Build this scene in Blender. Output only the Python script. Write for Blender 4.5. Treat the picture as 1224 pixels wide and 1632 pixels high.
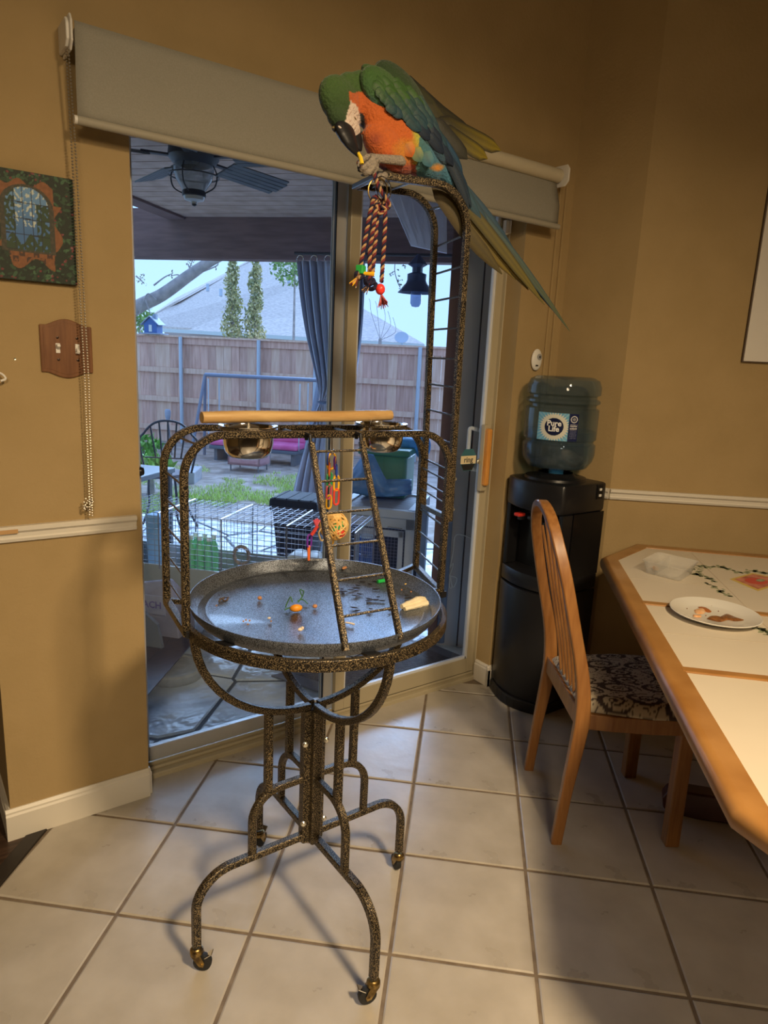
import bpy, bmesh, math, random
import numpy as np
from mathutils import Vector, Matrix, Euler, noise as mnoise
random.seed(7)
for o in list(bpy.data.objects): bpy.data.objects.remove(o)
SC = bpy.context.scene
COL = SC.collection
PI = math.pi
V = Vector
# ---------------------------------------------------------------- camera
CAM = V((-0.60024, -2.06839, 1.44866))
RT = V((0.812873, -0.580575, 0.046593)); UP = V((0.089676, 0.203795, 0.974898)); FW = V((0.575496, 0.788290, -0.217723))
FPX = 1098.05
cd = bpy.data.cameras.new('camera'); cam = bpy.data.objects.new('camera', cd); COL.objects.link(cam)
cam.matrix_world = Matrix(((RT.x, UP.x, -FW.x, CAM.x), (RT.y, UP.y, -FW.y, CAM.y), (RT.z, UP.z, -FW.z, CAM.z), (0, 0, 0, 1)))
cd.sensor_fit = 'VERTICAL'; cd.sensor_height = 36; cd.lens = FPX/1632*36; cd.clip_start = .05; cd.clip_end = 300
SC.camera = cam
# ---------------------------------------------------------------- sky, lamps, exposure
SC.view_settings.view_transform = 'Standard'; SC.view_settings.look = 'None'
SC.view_settings.gamma = 1; SC.view_settings.use_curve_mapping = False
SC.view_settings.exposure = 0.0
w = bpy.data.worlds.new('sky'); SC.world = w; w.use_nodes = True
nt = w.node_tree; nt.nodes.clear()
bg = nt.nodes.new('ShaderNodeBackground'); wo = nt.nodes.new('ShaderNodeOutputWorld')
tc = nt.nodes.new('ShaderNodeTexCoord'); sx = nt.nodes.new('ShaderNodeSeparateXYZ'); rp = nt.nodes.new('ShaderNodeValToRGB')
nt.links.new(tc.outputs['Generated'], sx.inputs[0]); nt.links.new(sx.outputs['Z'], rp.inputs[0])
rp.color_ramp.elements[0].position = 0.0; rp.color_ramp.elements[0].color = (.44, .68, 1.0, 1)
rp.color_ramp.elements[1].position = .6; rp.color_ramp.elements[1].color = (.36, .56, 1.0, 1)
nt.links.new(rp.outputs[0], bg.inputs[0]); bg.inputs[1].default_value = 1.7
nt.links.new(bg.outputs[0], wo.inputs[0])
def lamp(name, loc, energy, size, color, target=None):
    l = bpy.data.lights.new(name, 'AREA'); l.shape = 'DISK'; l.size = size; l.energy = energy; l.color = color
    o = bpy.data.objects.new(name, l); COL.objects.link(o); o.location = loc
    d = (V(target) if target else V((loc[0], loc[1], 0)))-V(loc)
    o.rotation_euler = d.to_track_quat('-Z', 'Y').to_euler(); return o
L1 = lamp('ceiling_lamp', (.15, -2.7, 2.66), 41, .30, (1.0, .76, .47), (.4, -1.3, 0)); L1.data.spread = math.radians(121)
L2 = lamp('warm_fill_light', (-1.5, -4.0, 2.5), 20, .7, (1.0, .78, .50), (-.2, -.5, .0)); L2.data.spread = math.radians(103)  # added warm fill from behind the camera, no lamp seen there
sd = bpy.data.lights.new('sky_fill_sun', 'SUN'); sd.energy = 12.5; sd.angle = math.radians(58); sd.color = (.45, .66, 1.0)  # added soft blue sun, stands in for a bright patch of overcast sky
sun = bpy.data.objects.new('sky_fill_sun', sd); COL.objects.link(sun)
sun.rotation_euler = V((-.75, -.66, -.44)).to_track_quat('-Z', 'Y').to_euler()
# ---------------------------------------------------------------- picking points on real planes
def ray(u, v): return FW+RT*((u-612)/FPX)-UP*((v-816)/FPX)
def PZ(u, v, z=0.0): d = ray(u, v); return CAM+d*((z-CAM.z)/d.z)
def PY(u, v, y=0.0): d = ray(u, v); return CAM+d*((y-CAM.y)/d.y)
def PX(u, v, x=0.0): d = ray(u, v); return CAM+d*((x-CAM.x)/d.x)
def PD(u, v, t): return CAM+ray(u, v)*t
def PN(u, v, p, n): d = ray(u, v); n = V(n); return CAM+d*((V(p)-CAM).dot(n)/d.dot(n))
def PL(u, v, p, ang): a = math.radians(ang); return PN(u, v, p, (-math.sin(a), math.cos(a), 0))
# ---------------------------------------------------------------- materials
MATS = {}
def s2l(c): return tuple(((x/255)/12.92 if x/255 <= .04045 else ((x/255+.055)/1.055)**2.4) for x in c)
def mat(name, col, rough=.5, metal=0, col2=None, nscale=20, ndet=4, nlo=.35, nhi=.65, bump=0, bscale=None, stretch=None, alpha=1, emis=0, spec=.5, attr=None, trans=0, ior=1.45, coat=0, col3=None, rough2=None, sheen=0, coords='Object', bdist=.01):
    if name in MATS: return MATS[name]
    m = bpy.data.materials.new(name); m.use_nodes = True; t = m.node_tree; b = t.nodes['Principled BSDF']
    L = t.links.new
    def rgba(c): return (*c, 1)
    b.inputs['Base Color'].default_value = rgba(col); b.inputs['Roughness'].default_value = rough; b.inputs['Metallic'].default_value = metal
    b.inputs['Specular IOR Level'].default_value = spec; b.inputs['IOR'].default_value = ior
    b.inputs['Transmission Weight'].default_value = trans; b.inputs['Coat Weight'].default_value = coat; b.inputs['Coat Roughness'].default_value = .08
    b.inputs['Alpha'].default_value = alpha; b.inputs['Sheen Weight'].default_value = sheen
    src = None
    if col2 or bump:
        c = t.nodes.new('ShaderNodeTexCoord'); mp = t.nodes.new('ShaderNodeMapping'); L(c.outputs[coords], mp.inputs[0])
        if stretch: mp.inputs['Scale'].default_value = stretch
    if col2:
        n = t.nodes.new('ShaderNodeTexNoise'); n.inputs['Scale'].default_value = nscale; n.inputs['Detail'].default_value = ndet
        L(mp.outputs[0], n.inputs['Vector']); r = t.nodes.new('ShaderNodeValToRGB')
        r.color_ramp.elements[0].position = nlo; r.color_ramp.elements[1].position = nhi
        r.color_ramp.elements[0].color = rgba(col); r.color_ramp.elements[1].color = rgba(col2)
        if col3:
            e = r.color_ramp.elements.new((nlo+nhi)/2); e.color = rgba(col3)
        L(n.outputs['Fac'], r.inputs[0]); src = r.outputs[0]
        if rough2 is not None:
            mr = t.nodes.new('ShaderNodeMapRange'); L(n.outputs['Fac'], mr.inputs[0]); mr.inputs[1].default_value = nlo; mr.inputs[2].default_value = nhi
            mr.inputs[3].default_value = rough; mr.inputs[4].default_value = rough2; L(mr.outputs[0], b.inputs['Roughness'])
    if attr:
        a = t.nodes.new('ShaderNodeAttribute'); a.attribute_name = attr
        if src:
            mx = t.nodes.new('ShaderNodeMix'); mx.data_type = 'RGBA'; mx.blend_type = 'MULTIPLY'; mx.inputs['Factor'].default_value = 1
            L(a.outputs['Color'], mx.inputs['A']); L(src, mx.inputs['B']); src = mx.outputs['Result']
        else: src = a.outputs['Color']
    if src: L(src, b.inputs['Base Color'])
    if bump:
        n2 = t.nodes.new('ShaderNodeTexNoise'); n2.inputs['Scale'].default_value = bscale or nscale; n2.inputs['Detail'].default_value = 3
        L(mp.outputs[0], n2.inputs['Vector']); bp = t.nodes.new('ShaderNodeBump'); bp.inputs['Strength'].default_value = bump; bp.inputs['Distance'].default_value = bdist
        L(n2.outputs['Fac'], bp.inputs['Height']); L(bp.outputs[0], b.inputs['Normal'])
    if emis: b.inputs['Emission Color'].default_value = rgba(col); b.inputs['Emission Strength'].default_value = emis
    MATS[name] = m; return m
def glassmat(name, tint, gloss=.05, rough=.02, haze=None, hz=0, veil=False):
    m = bpy.data.materials.new(name); m.use_nodes = True; t = m.node_tree; t.nodes.clear(); L = t.links.new
    o = t.nodes.new('ShaderNodeOutputMaterial'); tr = t.nodes.new('ShaderNodeBsdfTransparent'); g = t.nodes.new('ShaderNodeBsdfGlossy')
    tr.inputs[0].default_value = (*tint, 1); g.inputs['Roughness'].default_value = rough
    lw = t.nodes.new('ShaderNodeFresnel'); lw.inputs[0].default_value = 1.45
    ge = t.nodes.new('ShaderNodeNewGeometry'); iv = t.nodes.new('ShaderNodeMath'); iv.operation = 'SUBTRACT'; iv.inputs[0].default_value = 1; L(ge.outputs['Backfacing'], iv.inputs[1])
    ml = t.nodes.new('ShaderNodeMath'); ml.operation = 'MULTIPLY'; L(lw.outputs[0], ml.inputs[0]); L(iv.outputs[0], ml.inputs[1])
    mx = t.nodes.new('ShaderNodeMixShader'); L(ml.outputs[0], mx.inputs[0]); L(tr.outputs[0], mx.inputs[1]); L(g.outputs[0], mx.inputs[2])
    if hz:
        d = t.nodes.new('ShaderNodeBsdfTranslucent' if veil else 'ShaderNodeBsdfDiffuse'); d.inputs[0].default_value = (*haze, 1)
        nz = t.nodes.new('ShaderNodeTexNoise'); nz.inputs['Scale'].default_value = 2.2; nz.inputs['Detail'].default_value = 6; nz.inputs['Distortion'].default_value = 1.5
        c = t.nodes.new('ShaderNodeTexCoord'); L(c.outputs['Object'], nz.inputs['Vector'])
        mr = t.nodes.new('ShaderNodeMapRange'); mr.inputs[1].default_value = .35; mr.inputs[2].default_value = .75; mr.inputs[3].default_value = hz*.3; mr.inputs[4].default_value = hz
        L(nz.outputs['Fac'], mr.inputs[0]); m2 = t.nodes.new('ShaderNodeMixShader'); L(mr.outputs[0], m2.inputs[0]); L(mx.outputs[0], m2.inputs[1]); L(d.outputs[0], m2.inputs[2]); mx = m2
    L(mx.outputs[0], o.inputs[0]); MATS[name] = m; return m
# ---------------------------------------------------------------- mesh builder
def off(o):
    v = V((0, 0, 0))
    while o is not None: v = v+o.location; o = o.parent
    return v
def tag(o, label=None, cat=None, group=None, kind=None):
    if label: o['label'] = label
    if cat: o['category'] = cat
    if group: o['group'] = group
    if kind: o['kind'] = kind
    return o
def thing(name, label=None, cat=None, loc=(0, 0, 0), group=None, kind=None, parent=None):
    o = bpy.data.objects.new(name, None); COL.objects.link(o); o.location = loc; o.empty_display_size = .05
    if parent: o.parent = parent
    return tag(o, label, cat, group, kind)
def link_mesh(name, me, m, parent=None, smooth=False):
    if m and not me.materials: me.materials.append(m)
    o = bpy.data.objects.new(name, me); COL.objects.link(o)
    if parent: o.parent = parent
    if smooth:
        for p in me.polygons: p.use_smooth = True
    return o
def frame_of(d, upv=None):
    d = V(d).normalized(); u = V(upv) if upv else (V((0, 0, 1)) if abs(d.z) < .9 else V((0, 1, 0)))
    s = d.cross(u).normalized(); return s, s.cross(d).normalized()
class MB:
    def __init__(s): s.v = []; s.f = []; s.c = []; s.col = None
    def add(s, vs, fs):
        n = len(s.v); s.v += [V(p) for p in vs]; s.f += [tuple(n+i for i in q) for q in fs]
        if s.col is not None or s.c:
            s.c += [s.col or (1, 1, 1)]*len(vs)
        return s
    def box(s, c, d, R=None):
        c = V(c); h = V(d)/2; R = R or Matrix.Identity(3)
        vs = [c+R@V((x*h.x, y*h.y, z*h.z)) for x in (-1, 1) for y in (-1, 1) for z in (-1, 1)]
        return s.add(vs, [(0, 1, 3, 2), (4, 6, 7, 5), (0, 4, 5, 1), (2, 3, 7, 6), (0, 2, 6, 4), (1, 5, 7, 3)])
    def bb(s, lo, hi): lo = V(lo); hi = V(hi); return s.box((lo+hi)/2, hi-lo)
    def bar(s, a, b, w, h, upv=None):
        a = V(a); b = V(b); x, z = frame_of(b-a, upv); vs = []
        for p in (a, b):
            for i, j in ((-1, -1), (1, -1), (1, 1), (-1, 1)): vs.append(p+x*(i*w/2)+z*(j*h/2))
        return s.add(vs, [(0, 3, 2, 1), (4, 5, 6, 7), (0, 1, 5, 4), (1, 2, 6, 5), (2, 3, 7, 6), (3, 0, 4, 7)])
    def tube(s, pts, r, seg=8, closed=False, cap=True, sq=False, h=None, upv=None):
        pts = [V(p) for p in pts]; n = len(pts); rs = r if isinstance(r, (list, tuple)) else [r]*n; base = len(s.v); vs = []
        prev = None
        for i, p in enumerate(pts):
            if closed: d = pts[(i+1) % n]-pts[i-1]
            else: d = pts[min(i+1, n-1)]-pts[max(i-1, 0)]
            d.normalize()
            if upv is not None: x, z = frame_of(d, upv)
            elif prev is None: x, z = frame_of(d)
            else:
                x = prev-d*prev.dot(d); x.normalize(); z = x.cross(d)
            prev = x
            if sq:
                w = rs[i]; hh = (h if h else w); q = min(w, hh)*.25
                prof = [(-w+q, -hh), (w-q, -hh), (w, -hh+q), (w, hh-q), (w-q, hh), (-w+q, hh), (-w, hh-q), (-w, -hh+q)]
                vs += [p+x*a+z*b for a, b in prof]; k = 8
            else:
                k = seg; vs += [p+x*(rs[i]*math.cos(2*PI*j/k))+z*(rs[i]*math.sin(2*PI*j/k)) for j in range(k)]
        fs = []
        for i in range(n if closed else n-1):
            for j in range(k):
                a = i*k+j; b = i*k+(j+1) % k; c = ((i+1) % n)*k+(j+1) % k; d2 = ((i+1) % n)*k+j
                fs.append((a, b, c, d2))
        if not closed and cap: fs.append(tuple(range(k))[::-1]); fs.append(tuple((n-1)*k+j for j in range(k)))
        return s.add(vs, fs)
    def lathe(s, prof, c=(0, 0, 0), seg=24, axis=(0, 0, 1), capb=False, capt=False, a0=0, a1=2*PI):
        c = V(c); ax = V(axis).normalized(); x, y = frame_of(ax, (0, 1, 0) if abs(ax.z) > .9 else None); vs = []
        full = abs(a1-a0-2*PI) < 1e-6; m = seg if full else seg+1
        for r, z in prof:
            for j in range(m):
                a = a0+(a1-a0)*j/seg; vs.append(c+ax*z+x*(r*math.cos(a))+y*(r*math.sin(a)))
        fs = []
        for i in range(len(prof)-1):
            for j in range(seg):
                j2 = (j+1) % m; fs.append((i*m+j, i*m+j2, (i+1)*m+j2, (i+1)*m+j))
        if capb: fs.append(tuple(range(m))[::-1])
        if capt: fs.append(tuple((len(prof)-1)*m+j for j in range(m)))
        return s.add(vs, fs)
    def prism(s, poly, z0, z1, M=None):
        n = len(poly); vs = [V((p[0], p[1], z)) for z in (z0, z1) for p in poly]
        if M: vs = [M@v for v in vs]
        fs = [tuple(range(n))[::-1], tuple(range(n, 2*n))]+[(i, (i+1) % n, n+(i+1) % n, n+i) for i in range(n)]
        return s.add(vs, fs)
    def slab(s, poly3, nrm, t):
        nrm = V(nrm).normalized()*t; n = len(poly3); vs = [V(p) for p in poly3]+[V(p)+nrm for p in poly3]
        return s.add(vs, [tuple(range(n))[::-1], tuple(range(n, 2*n))]+[(i, (i+1) % n, n+(i+1) % n, n+i) for i in range(n)])
    def ball(s, c, r, seg=10, rings=7, R=None):
        r = V(r) if not isinstance(r, (int, float)) else V((r, r, r)); c = V(c); R = R or Matrix.Identity(3); vs = [c+R@V((0, 0, -r.z))]
        for i in range(1, rings):
            a = -PI/2+PI*i/rings
            for j in range(seg):
                b = 2*PI*j/seg; vs.append(c+R@V((r.x*math.cos(a)*math.cos(b), r.y*math.cos(a)*math.sin(b), r.z*math.sin(a))))
        vs.append(c+R@V((0, 0, r.z))); T = len(vs)-1; fs = []
        for j in range(seg):
            fs.append((0, 1+(j+1) % seg, 1+j)); fs.append((T, T-seg+j, T-seg+(j+1) % seg))
            for i in range(rings-2):
                a = 1+i*seg+j; b = 1+i*seg+(j+1) % seg; fs.append((a, b, b+seg, a+seg))
        return s.add(vs, fs)
    def build(s, name, m=None, parent=None, smooth=False, bev=0, label=None, kind=None, segs=2, flat=None):
        o0 = off(parent); me = bpy.data.meshes.new(name); me.from_pydata([tuple(v-o0) for v in s.v], [], s.f)
        if s.c:
            a = me.color_attributes.new('Col', 'FLOAT_COLOR', 'POINT'); c = np.ones((len(s.v), 4), dtype=np.float32); c[:, :3] = np.array(s.c); a.data.foreach_set('color', c.ravel())
        b = bmesh.new(); b.from_mesh(me); bmesh.ops.recalc_face_normals(b, faces=b.faces)
        if bev:
            ed = [e for e in b.edges if len(e.link_faces) == 2 and e.calc_face_angle(0) > .5]
            bmesh.ops.bevel(b, geom=ed, offset=bev, segments=segs, affect='EDGES', profile=.5, clamp_overlap=True)
        b.to_mesh(me); b.free(); me.update()
        o = link_mesh(name, me, m, parent)
        if smooth:
            me.polygons.foreach_set('use_smooth', [True]*len(me.polygons))
            try: me.set_sharp_from_angle(angle=math.radians(38))
            except Exception: pass
        if label: o['label'] = label
        if kind: o['kind'] = kind
        return o
def top(o, label, cat, group=None): return tag(o, label, cat, group)
def arc(c, a, b, r, t0, t1, n=8):
    c = V(c); a = V(a); b = V(b); return [c+a*(r*math.cos(t0+(t1-t0)*i/n))+b*(r*math.sin(t0+(t1-t0)*i/n)) for i in range(n+1)]
def fillet(pts, r, n=6):
    pts = [V(p) for p in pts]; out = [pts[0]]
    for i in range(1, len(pts)-1):
        p = pts[i]; a = (pts[i-1]-p); b = (pts[i+1]-p); la = a.length; lb = b.length; a.normalize(); b.normalize()
        ang = a.angle(b); d = min(r/math.tan(ang/2), la*.49, lb*.49); rr = d*math.tan(ang/2)
        c = p+(a+b).normalized()*(rr/math.sin(ang/2)); s = p+a*d-c; e = p+b*d-c
        for k in range(n+1):
            t = k/n; v = s.normalized().slerp(e.normalized(), t)*rr if s.angle(e) > 1e-4 else s; out.append(c+v)
    out.append(pts[-1]); return out
def smoothpts(pts, n=6):
    pts = [V(p) for p in pts]; out = []
    for i in range(len(pts)-1):
        p0 = pts[max(i-1, 0)]; p1 = pts[i]; p2 = pts[i+1]; p3 = pts[min(i+2, len(pts)-1)]
        for k in range(n):
            t = k/n; out.append(.5*((2*p1)+(p2-p0)*t+(2*p0-5*p1+4*p2-p3)*t*t+(3*p1-p0-3*p2+p3)*t**3))
    out.append(pts[-1]); return out
def Rax(d, upv=None):
    x, z = frame_of(d, upv); y = V(d).normalized(); return Matrix((x, y, z)).transposed()
def painted(name, P0, ux, uy, nx, ny, fn, m, parent=None, bend=None):
    """flat print: a grid whose colour attribute comes from fn(u,v)"""
    P0 = V(P0); ux = V(ux); uy = V(uy); mb = MB(); vs = []; cs = []
    for j in range(ny+1):
        for i in range(nx+1):
            u = i/nx; v = j/ny; vs.append(bend(u, v) if bend else P0+ux*u+uy*v); cs.append(fn(u, v))
    fs = [(j*(nx+1)+i, j*(nx+1)+i+1, (j+1)*(nx+1)+i+1, (j+1)*(nx+1)+i) for j in range(ny) for i in range(nx)]
    mb.v = [V(v) for v in vs]; mb.f = fs; mb.c = cs
    return mb.build(name, m, parent)
def text_mesh(s, size, depth, O, ux, uy, bold=0):
    cu = bpy.data.curves.new('t', 'FONT'); cu.body = s; cu.size = size; cu.extrude = depth; cu.align_x = 'CENTER'; cu.align_y = 'CENTER'; cu.offset = bold; cu.resolution_u = 2
    ob = bpy.data.objects.new('t', cu); COL.objects.link(ob); dg = bpy.context.evaluated_depsgraph_get()
    me = bpy.data.meshes.new_from_object(ob.evaluated_get(dg)); bpy.data.objects.remove(ob)
    mb = MB(); O = V(O); ux = V(ux).normalized(); uy = V(uy).normalized(); uz = ux.cross(uy)
    mb.add([O+ux*v.co.x+uy*v.co.y+uz*v.co.z for v in me.vertices], [tuple(p.vertices) for p in me.polygons])
    bpy.data.meshes.remove(me); return mb
def blob(name, mb, vox, m, parent=None, colfn=None, smooth=4):
    me = bpy.data.meshes.new('tmp'); me.from_pydata([tuple(v) for v in mb.v], [], mb.f)
    ob = bpy.data.objects.new('tmp', me); COL.objects.link(ob)
    r = ob.modifiers.new('r', 'REMESH'); r.mode = 'VOXEL'; r.voxel_size = vox
    s = ob.modifiers.new('s', 'SMOOTH'); s.iterations = smooth; s.factor = .5
    dg = bpy.context.evaluated_depsgraph_get(); me2 = bpy.data.meshes.new_from_object(ob.evaluated_get(dg)); bpy.data.objects.remove(ob)
    if colfn:
        a = me2.color_attributes.new('Col', 'FLOAT_COLOR', 'POINT'); c = np.ones((len(me2.vertices), 4), dtype=np.float32)
        for i, v in enumerate(me2.vertices): c[i, :3] = colfn(v.co)
        a.data.foreach_set('color', c.ravel())
    o0 = off(parent); me2.transform(Matrix.Translation(-o0)); me2.name = name; me2.materials.clear()
    return link_mesh(name, me2, m, parent, True)
# ---------------------------------------------------------------- shared materials
M_wall = mat('wall_paint', (.37, .26, .118), .85, col2=(.40, .282, .132), nscale=6, bump=.12, bscale=90)
M_trim = mat('white_trim_paint', (.68, .63, .54), .4, bump=.05, bscale=30)
M_tile = mat('ceramic_tile', (.44, .37, .29), .30, col2=(.60, .52, .42), nscale=9, ndet=9, nlo=.3, nhi=.7, bump=.08, bscale=60, rough2=.36, coords='Generated')
M_tile = mat('ceramic_floor_tile', (.34, .30, .245), .24, col2=(.55, .505, .44), nscale=8, ndet=5, nlo=.1, nhi=.9, bump=.12, bscale=14, rough2=.34, spec=.7)
M_grout = mat('grout', (.16, .12, .085), .9, col2=(.22, .17, .12), nscale=30)
M_wood = mat('oak_wood', (.245, .10, .026), .38, col2=(.345, .155, .045), nscale=5, ndet=8, stretch=(14, 14, 1.2), coat=.25)
M_dwood = mat('dark_floor_wood', (.035, .02, .014), .4, col2=(.07, .04, .026), nscale=6, stretch=(2, 14, 2))
M_ceil = mat('ceiling_paint', (.42, .38, .31), .9)
M_hammer = mat('hammered_metal', (.012, .010, .009), .34, metal=.5, col2=(.27, .205, .115), nscale=470, ndet=0, nlo=.53, nhi=.62, bump=.2, bscale=470)
M_hammer_dark = mat('hammered_tray_metal', (.05, .055, .065), .29, metal=.65, coat=.15, col2=(.29, .33, .40), nscale=520, ndet=1, nlo=.40, nhi=.62, bump=.22, bscale=620)
M_black = mat('black_plastic', (.010, .010, .012), .33)
M_rubber = mat('black_rubber', (.015, .015, .015), .6)
M_chrome = mat('stainless_steel', (.78, .76, .72), .12, metal=1)
M_brass = mat('aged_brass', (.42, .29, .10), .3, metal=.9, col2=(.12, .08, .04), nscale=60)
M_zinc = mat('zinc_screw', (.75, .72, .62), .25, metal=.9)
M_frame = mat('almond_door_frame', (.43, .37, .25), .42)
M_frame_g = mat('aluminium_door_track', (.50, .50, .50), .35, metal=.3)
M_white = mat('white_plastic', (.78, .75, .69), .4)
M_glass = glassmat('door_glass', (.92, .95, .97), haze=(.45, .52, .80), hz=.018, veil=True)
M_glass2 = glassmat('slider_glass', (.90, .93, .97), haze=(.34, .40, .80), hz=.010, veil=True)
# ---------------------------------------------------------------- room shell
def wall(name, boxes, m=M_wall):
    mb = MB()
    for lo, hi in boxes: mb.bb(lo, hi)
    o = mb.build(name, m); o['kind'] = 'structure'; return o
H = 3.1; DX1 = 1.545; DH = 2.13
wall('wall_back', [((-.405, 0, 0), (0, .15, DH)), ((DX1, 0, 0), (1.95, .15, DH)), ((-.405, 0, DH), (1.95, .15, H))])
wall('wall_passage', [((-.405, .15, 0), (-.30, 2.6, H)), ((-3.2, 2.5, 0), (-.405, 2.6, H))])
def wallseg(name, p, q, t=.12, z0=0, z1=H):
    p = V((*p, 0)); q = V((*q, 0)); d = (q-p).normalized(); n = V((-d.y, d.x, 0))
    mb = MB().prism([p.to_2d(), q.to_2d(), (q+n*t).to_2d(), (p+n*t).to_2d()], z0, z1); o = mb.build(name, M_wall); o['kind'] = 'structure'; return o
RW0 = V((1.868, -.302)); ra = math.radians(-40.5); RWD = V((math.cos(ra), math.sin(ra))); RWN = V((-RWD.y, RWD.x))
RW1 = RW0+RWD*3.2
wallseg('wall_nook', (1.806, 0), RW0)
wallseg('wall_right', RW0, RW1)
wallseg('wall_kitchen', RW1, (1.0, -5.6)); wallseg('wall_front', (1.0, -5.6), (-3.2, -5.6)); wallseg('wall_left', (-3.2, -5.6), (-3.2, 2.6))
o = MB().prism([(-3.3, -5.7), (1.1, -5.7), (4.7, -2.6), (2.0, .14), (-.3, .14), (-.3, 2.6), (-3.3, 2.6)], H, H+.08).build('ceiling', M_ceil); o['kind'] = 'structure'
# floor: grout bed and single tiles
floor = thing('floor', kind='structure')
MB().prism([(-3.3, -5.7), (1.1, -5.7), (4.7, -2.6), (2.0, .1), (1.6, .1), (0, .1), (-.3, .1), (-.3, 2.6), (-3.3, 2.6)], -.05, -.0035).build('grout_bed', M_grout, floor)
def clip(poly, n, d):
    out = []; n = V(n)
    for i in range(len(poly)):
        a = V(poly[i]); b = V(poly[(i+1) % len(poly)]); da = a.dot(n)-d; db = b.dot(n)-d
        if da <= 0: out.append(a)
        if da*db < 0: out.append(a+(b-a)*(da/(da-db)))
    return out
TO = V((.791, -.417)); TU = V((.7343, -.6788)); TV = V((.6788, .7343)); TS = .36; G = .0095
ths = (V((-.462, -.192)), V((-.302, 0.0)))           # edge where the dark wood floor begins
thd = (ths[1]-ths[0]).normalized(); thn = V((-thd.y, thd.x))
base_me = None
for i in range(-9, 8):
    for j in range(-9, 5):
        c = TO+TU*((i+.5)*TS)+TV*((j+.5)*TS)
        h = (TS-G)/2; q = [c-TU*h-TV*h, c+TU*h-TV*h, c+TU*h+TV*h, c-TU*h+TV*h]
        p = clip(q, (0, 1), .088 if 0 < c.x < 1.7 else .05); p = clip(p, thn, thn.dot(ths[0])-.002) if p else p
        p = clip(p, RWN, RWN.dot(RW0)+.02) if p else p; p = clip(p, (1, 0), 1.83) if p and c.y > -.35 else p
        if len(p) < 3 or c.length > 4.2: continue
        ar = abs(sum(p[k].x*p[(k+1) % len(p)].y-p[(k+1) % len(p)].x*p[k].y for k in range(len(p))))/2
        if ar < .0006: continue
        p3 = [V((x.x-c.x, x.y-c.y, -.006)) for x in p]; e = .004
        cc = V((sum(x.x for x in p3)/len(p3), sum(x.y for x in p3)/len(p3), 0))
        mb = MB(); n = len(p3); inn = []
        for x in p3:
            d = V((x.x-cc.x, x.y-cc.y, 0)); inn.append(V((x.x, x.y, 0))-d.normalized()*min(e*1.4, d.length*.3))
        mid = [V((x.x, x.y, -.0022)) for x in p3]
        mb.v = p3+mid+inn; mb.f = [tuple(range(2*n, 3*n))]+[(k, (k+1) % n, n+(k+1) % n, n+k) for k in range(n)]+[(n+k, n+(k+1) % n, 2*n+(k+1) % n, 2*n+k) for k in range(n)]
        t = mb.build('tile', M_tile, None); t.parent = floor; t.location = (c.x, c.y, random.uniform(-.0006, .0006))
# dark threshold strip and wood planks of the passage
a, b = ths[0], ths[1]; a = a-thd*1.6; b = b+thd*.35
mb = MB().prism([a, b, b+thn*.045, a+thn*.045], -.006, .004); mb.build('threshold_strip', mat('threshold', (.03, .024, .02), .5), floor, bev=.002)
for k in range(9):
    s0 = thn*(.047+k*.13); s1 = thn*(.047+(k+1)*.13-.003)
    MB().prism([a+s0, b+thd*2+s0, b+thd*2+s1, a+s1], -.006, 0).build('plank', M_dwood, floor, bev=.001)
# baseboards and rails
def base_prof(name, p, q, nrm, h=.098, z0=0, parent=None, m=M_trim, t=.014):
    p = V((*p, z0)); q = V((*q, z0)); n = V((*nrm, 0)); mb = MB()
    pr = [(0, 0), (t, 0), (t, h*.80), (t*.72, h*.86), (t*.72, h*.92), (t*.3, h), (0, h)]
    vs = [x+n*a+V((0, 0, b)) for x in (p, q) for a, b in pr]; k = len(pr)
    mb.add(vs, [tuple(range(k))[::-1], tuple(range(k, 2*k))]+[(i, (i+1) % k, k+(i+1) % k, k+i) for i in range(k)])
    o = mb.build(name, m, parent); o['kind'] = 'structure'; return o
base_prof('baseboard_left', (-.419, 0), (.0, 0), (0, -1)); base_prof('baseboard_passage', (-.405, -.0), (-.405, 2.5), (-1, 0))
base_prof('baseboard_reveal', (0, .0), (0, .06), (1, 0), t=.01)
base_prof('baseboard_right_reveal', (DX1, -.014), (DX1, .08), (-1, 0)); base_prof('baseboard_back', (DX1-.014, 0), (1.806, 0), (0, -1))
base_prof('baseboard_nook', (1.806, 0), RW0, (-.98, -.2)); base_prof('baseboard_right', RW0, RW1, -RWN)
def rail(name, p, q, nrm, z0=.911, h=.044, t=.02):
    p = V((*p, z0)); q = V((*q, z0)); n = V((*nrm, 0)); mb = MB()
    pr = [(0, 0), (t*.55, 0), (t*.7, h*.2), (t*.55, h*.3), (t*.6, h*.55), (t, h*.72), (t, h*.92), (t*.8, h), (0, h)]
    vs = [x+n*a+V((0, 0, b)) for x in (p, q) for a, b in pr]; k = len(pr)
    mb.add(vs, [tuple(range(k))[::-1], tuple(range(k, 2*k))]+[(i, (i+1) % k, k+(i+1) % k, k+i) for i in range(k)])
    o = mb.build(name, M_trim); o['kind'] = 'structure'; return o
rail('trim_1', (-.405, 0), (-.016, 0), (0, -1)); rail('trim_2', (1.60, 0), (1.806, 0), (0, -1)); rail('trim_3', (1.806, 0), RW0, (-.98, -.2)); rail('trim_4', RW0, RW1, -RWN)
# bare wood chip on left rail end
MB().bb((-.405, -.0215, .937), (-.335, -.0195, .948)).build('trim_5', mat('bare_wood', (.5, .3, .13), .8))['kind'] = 'structure'
# slim vertical cable covers beside the corner
for k, x in enumerate((1.715, 1.752)):
    MB().bb((x, -.009, .955), (x+.014, 0, 2.17)).build('trim_%d' % (6+k), M_wall, bev=.003)['kind'] = 'structure'
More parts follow.
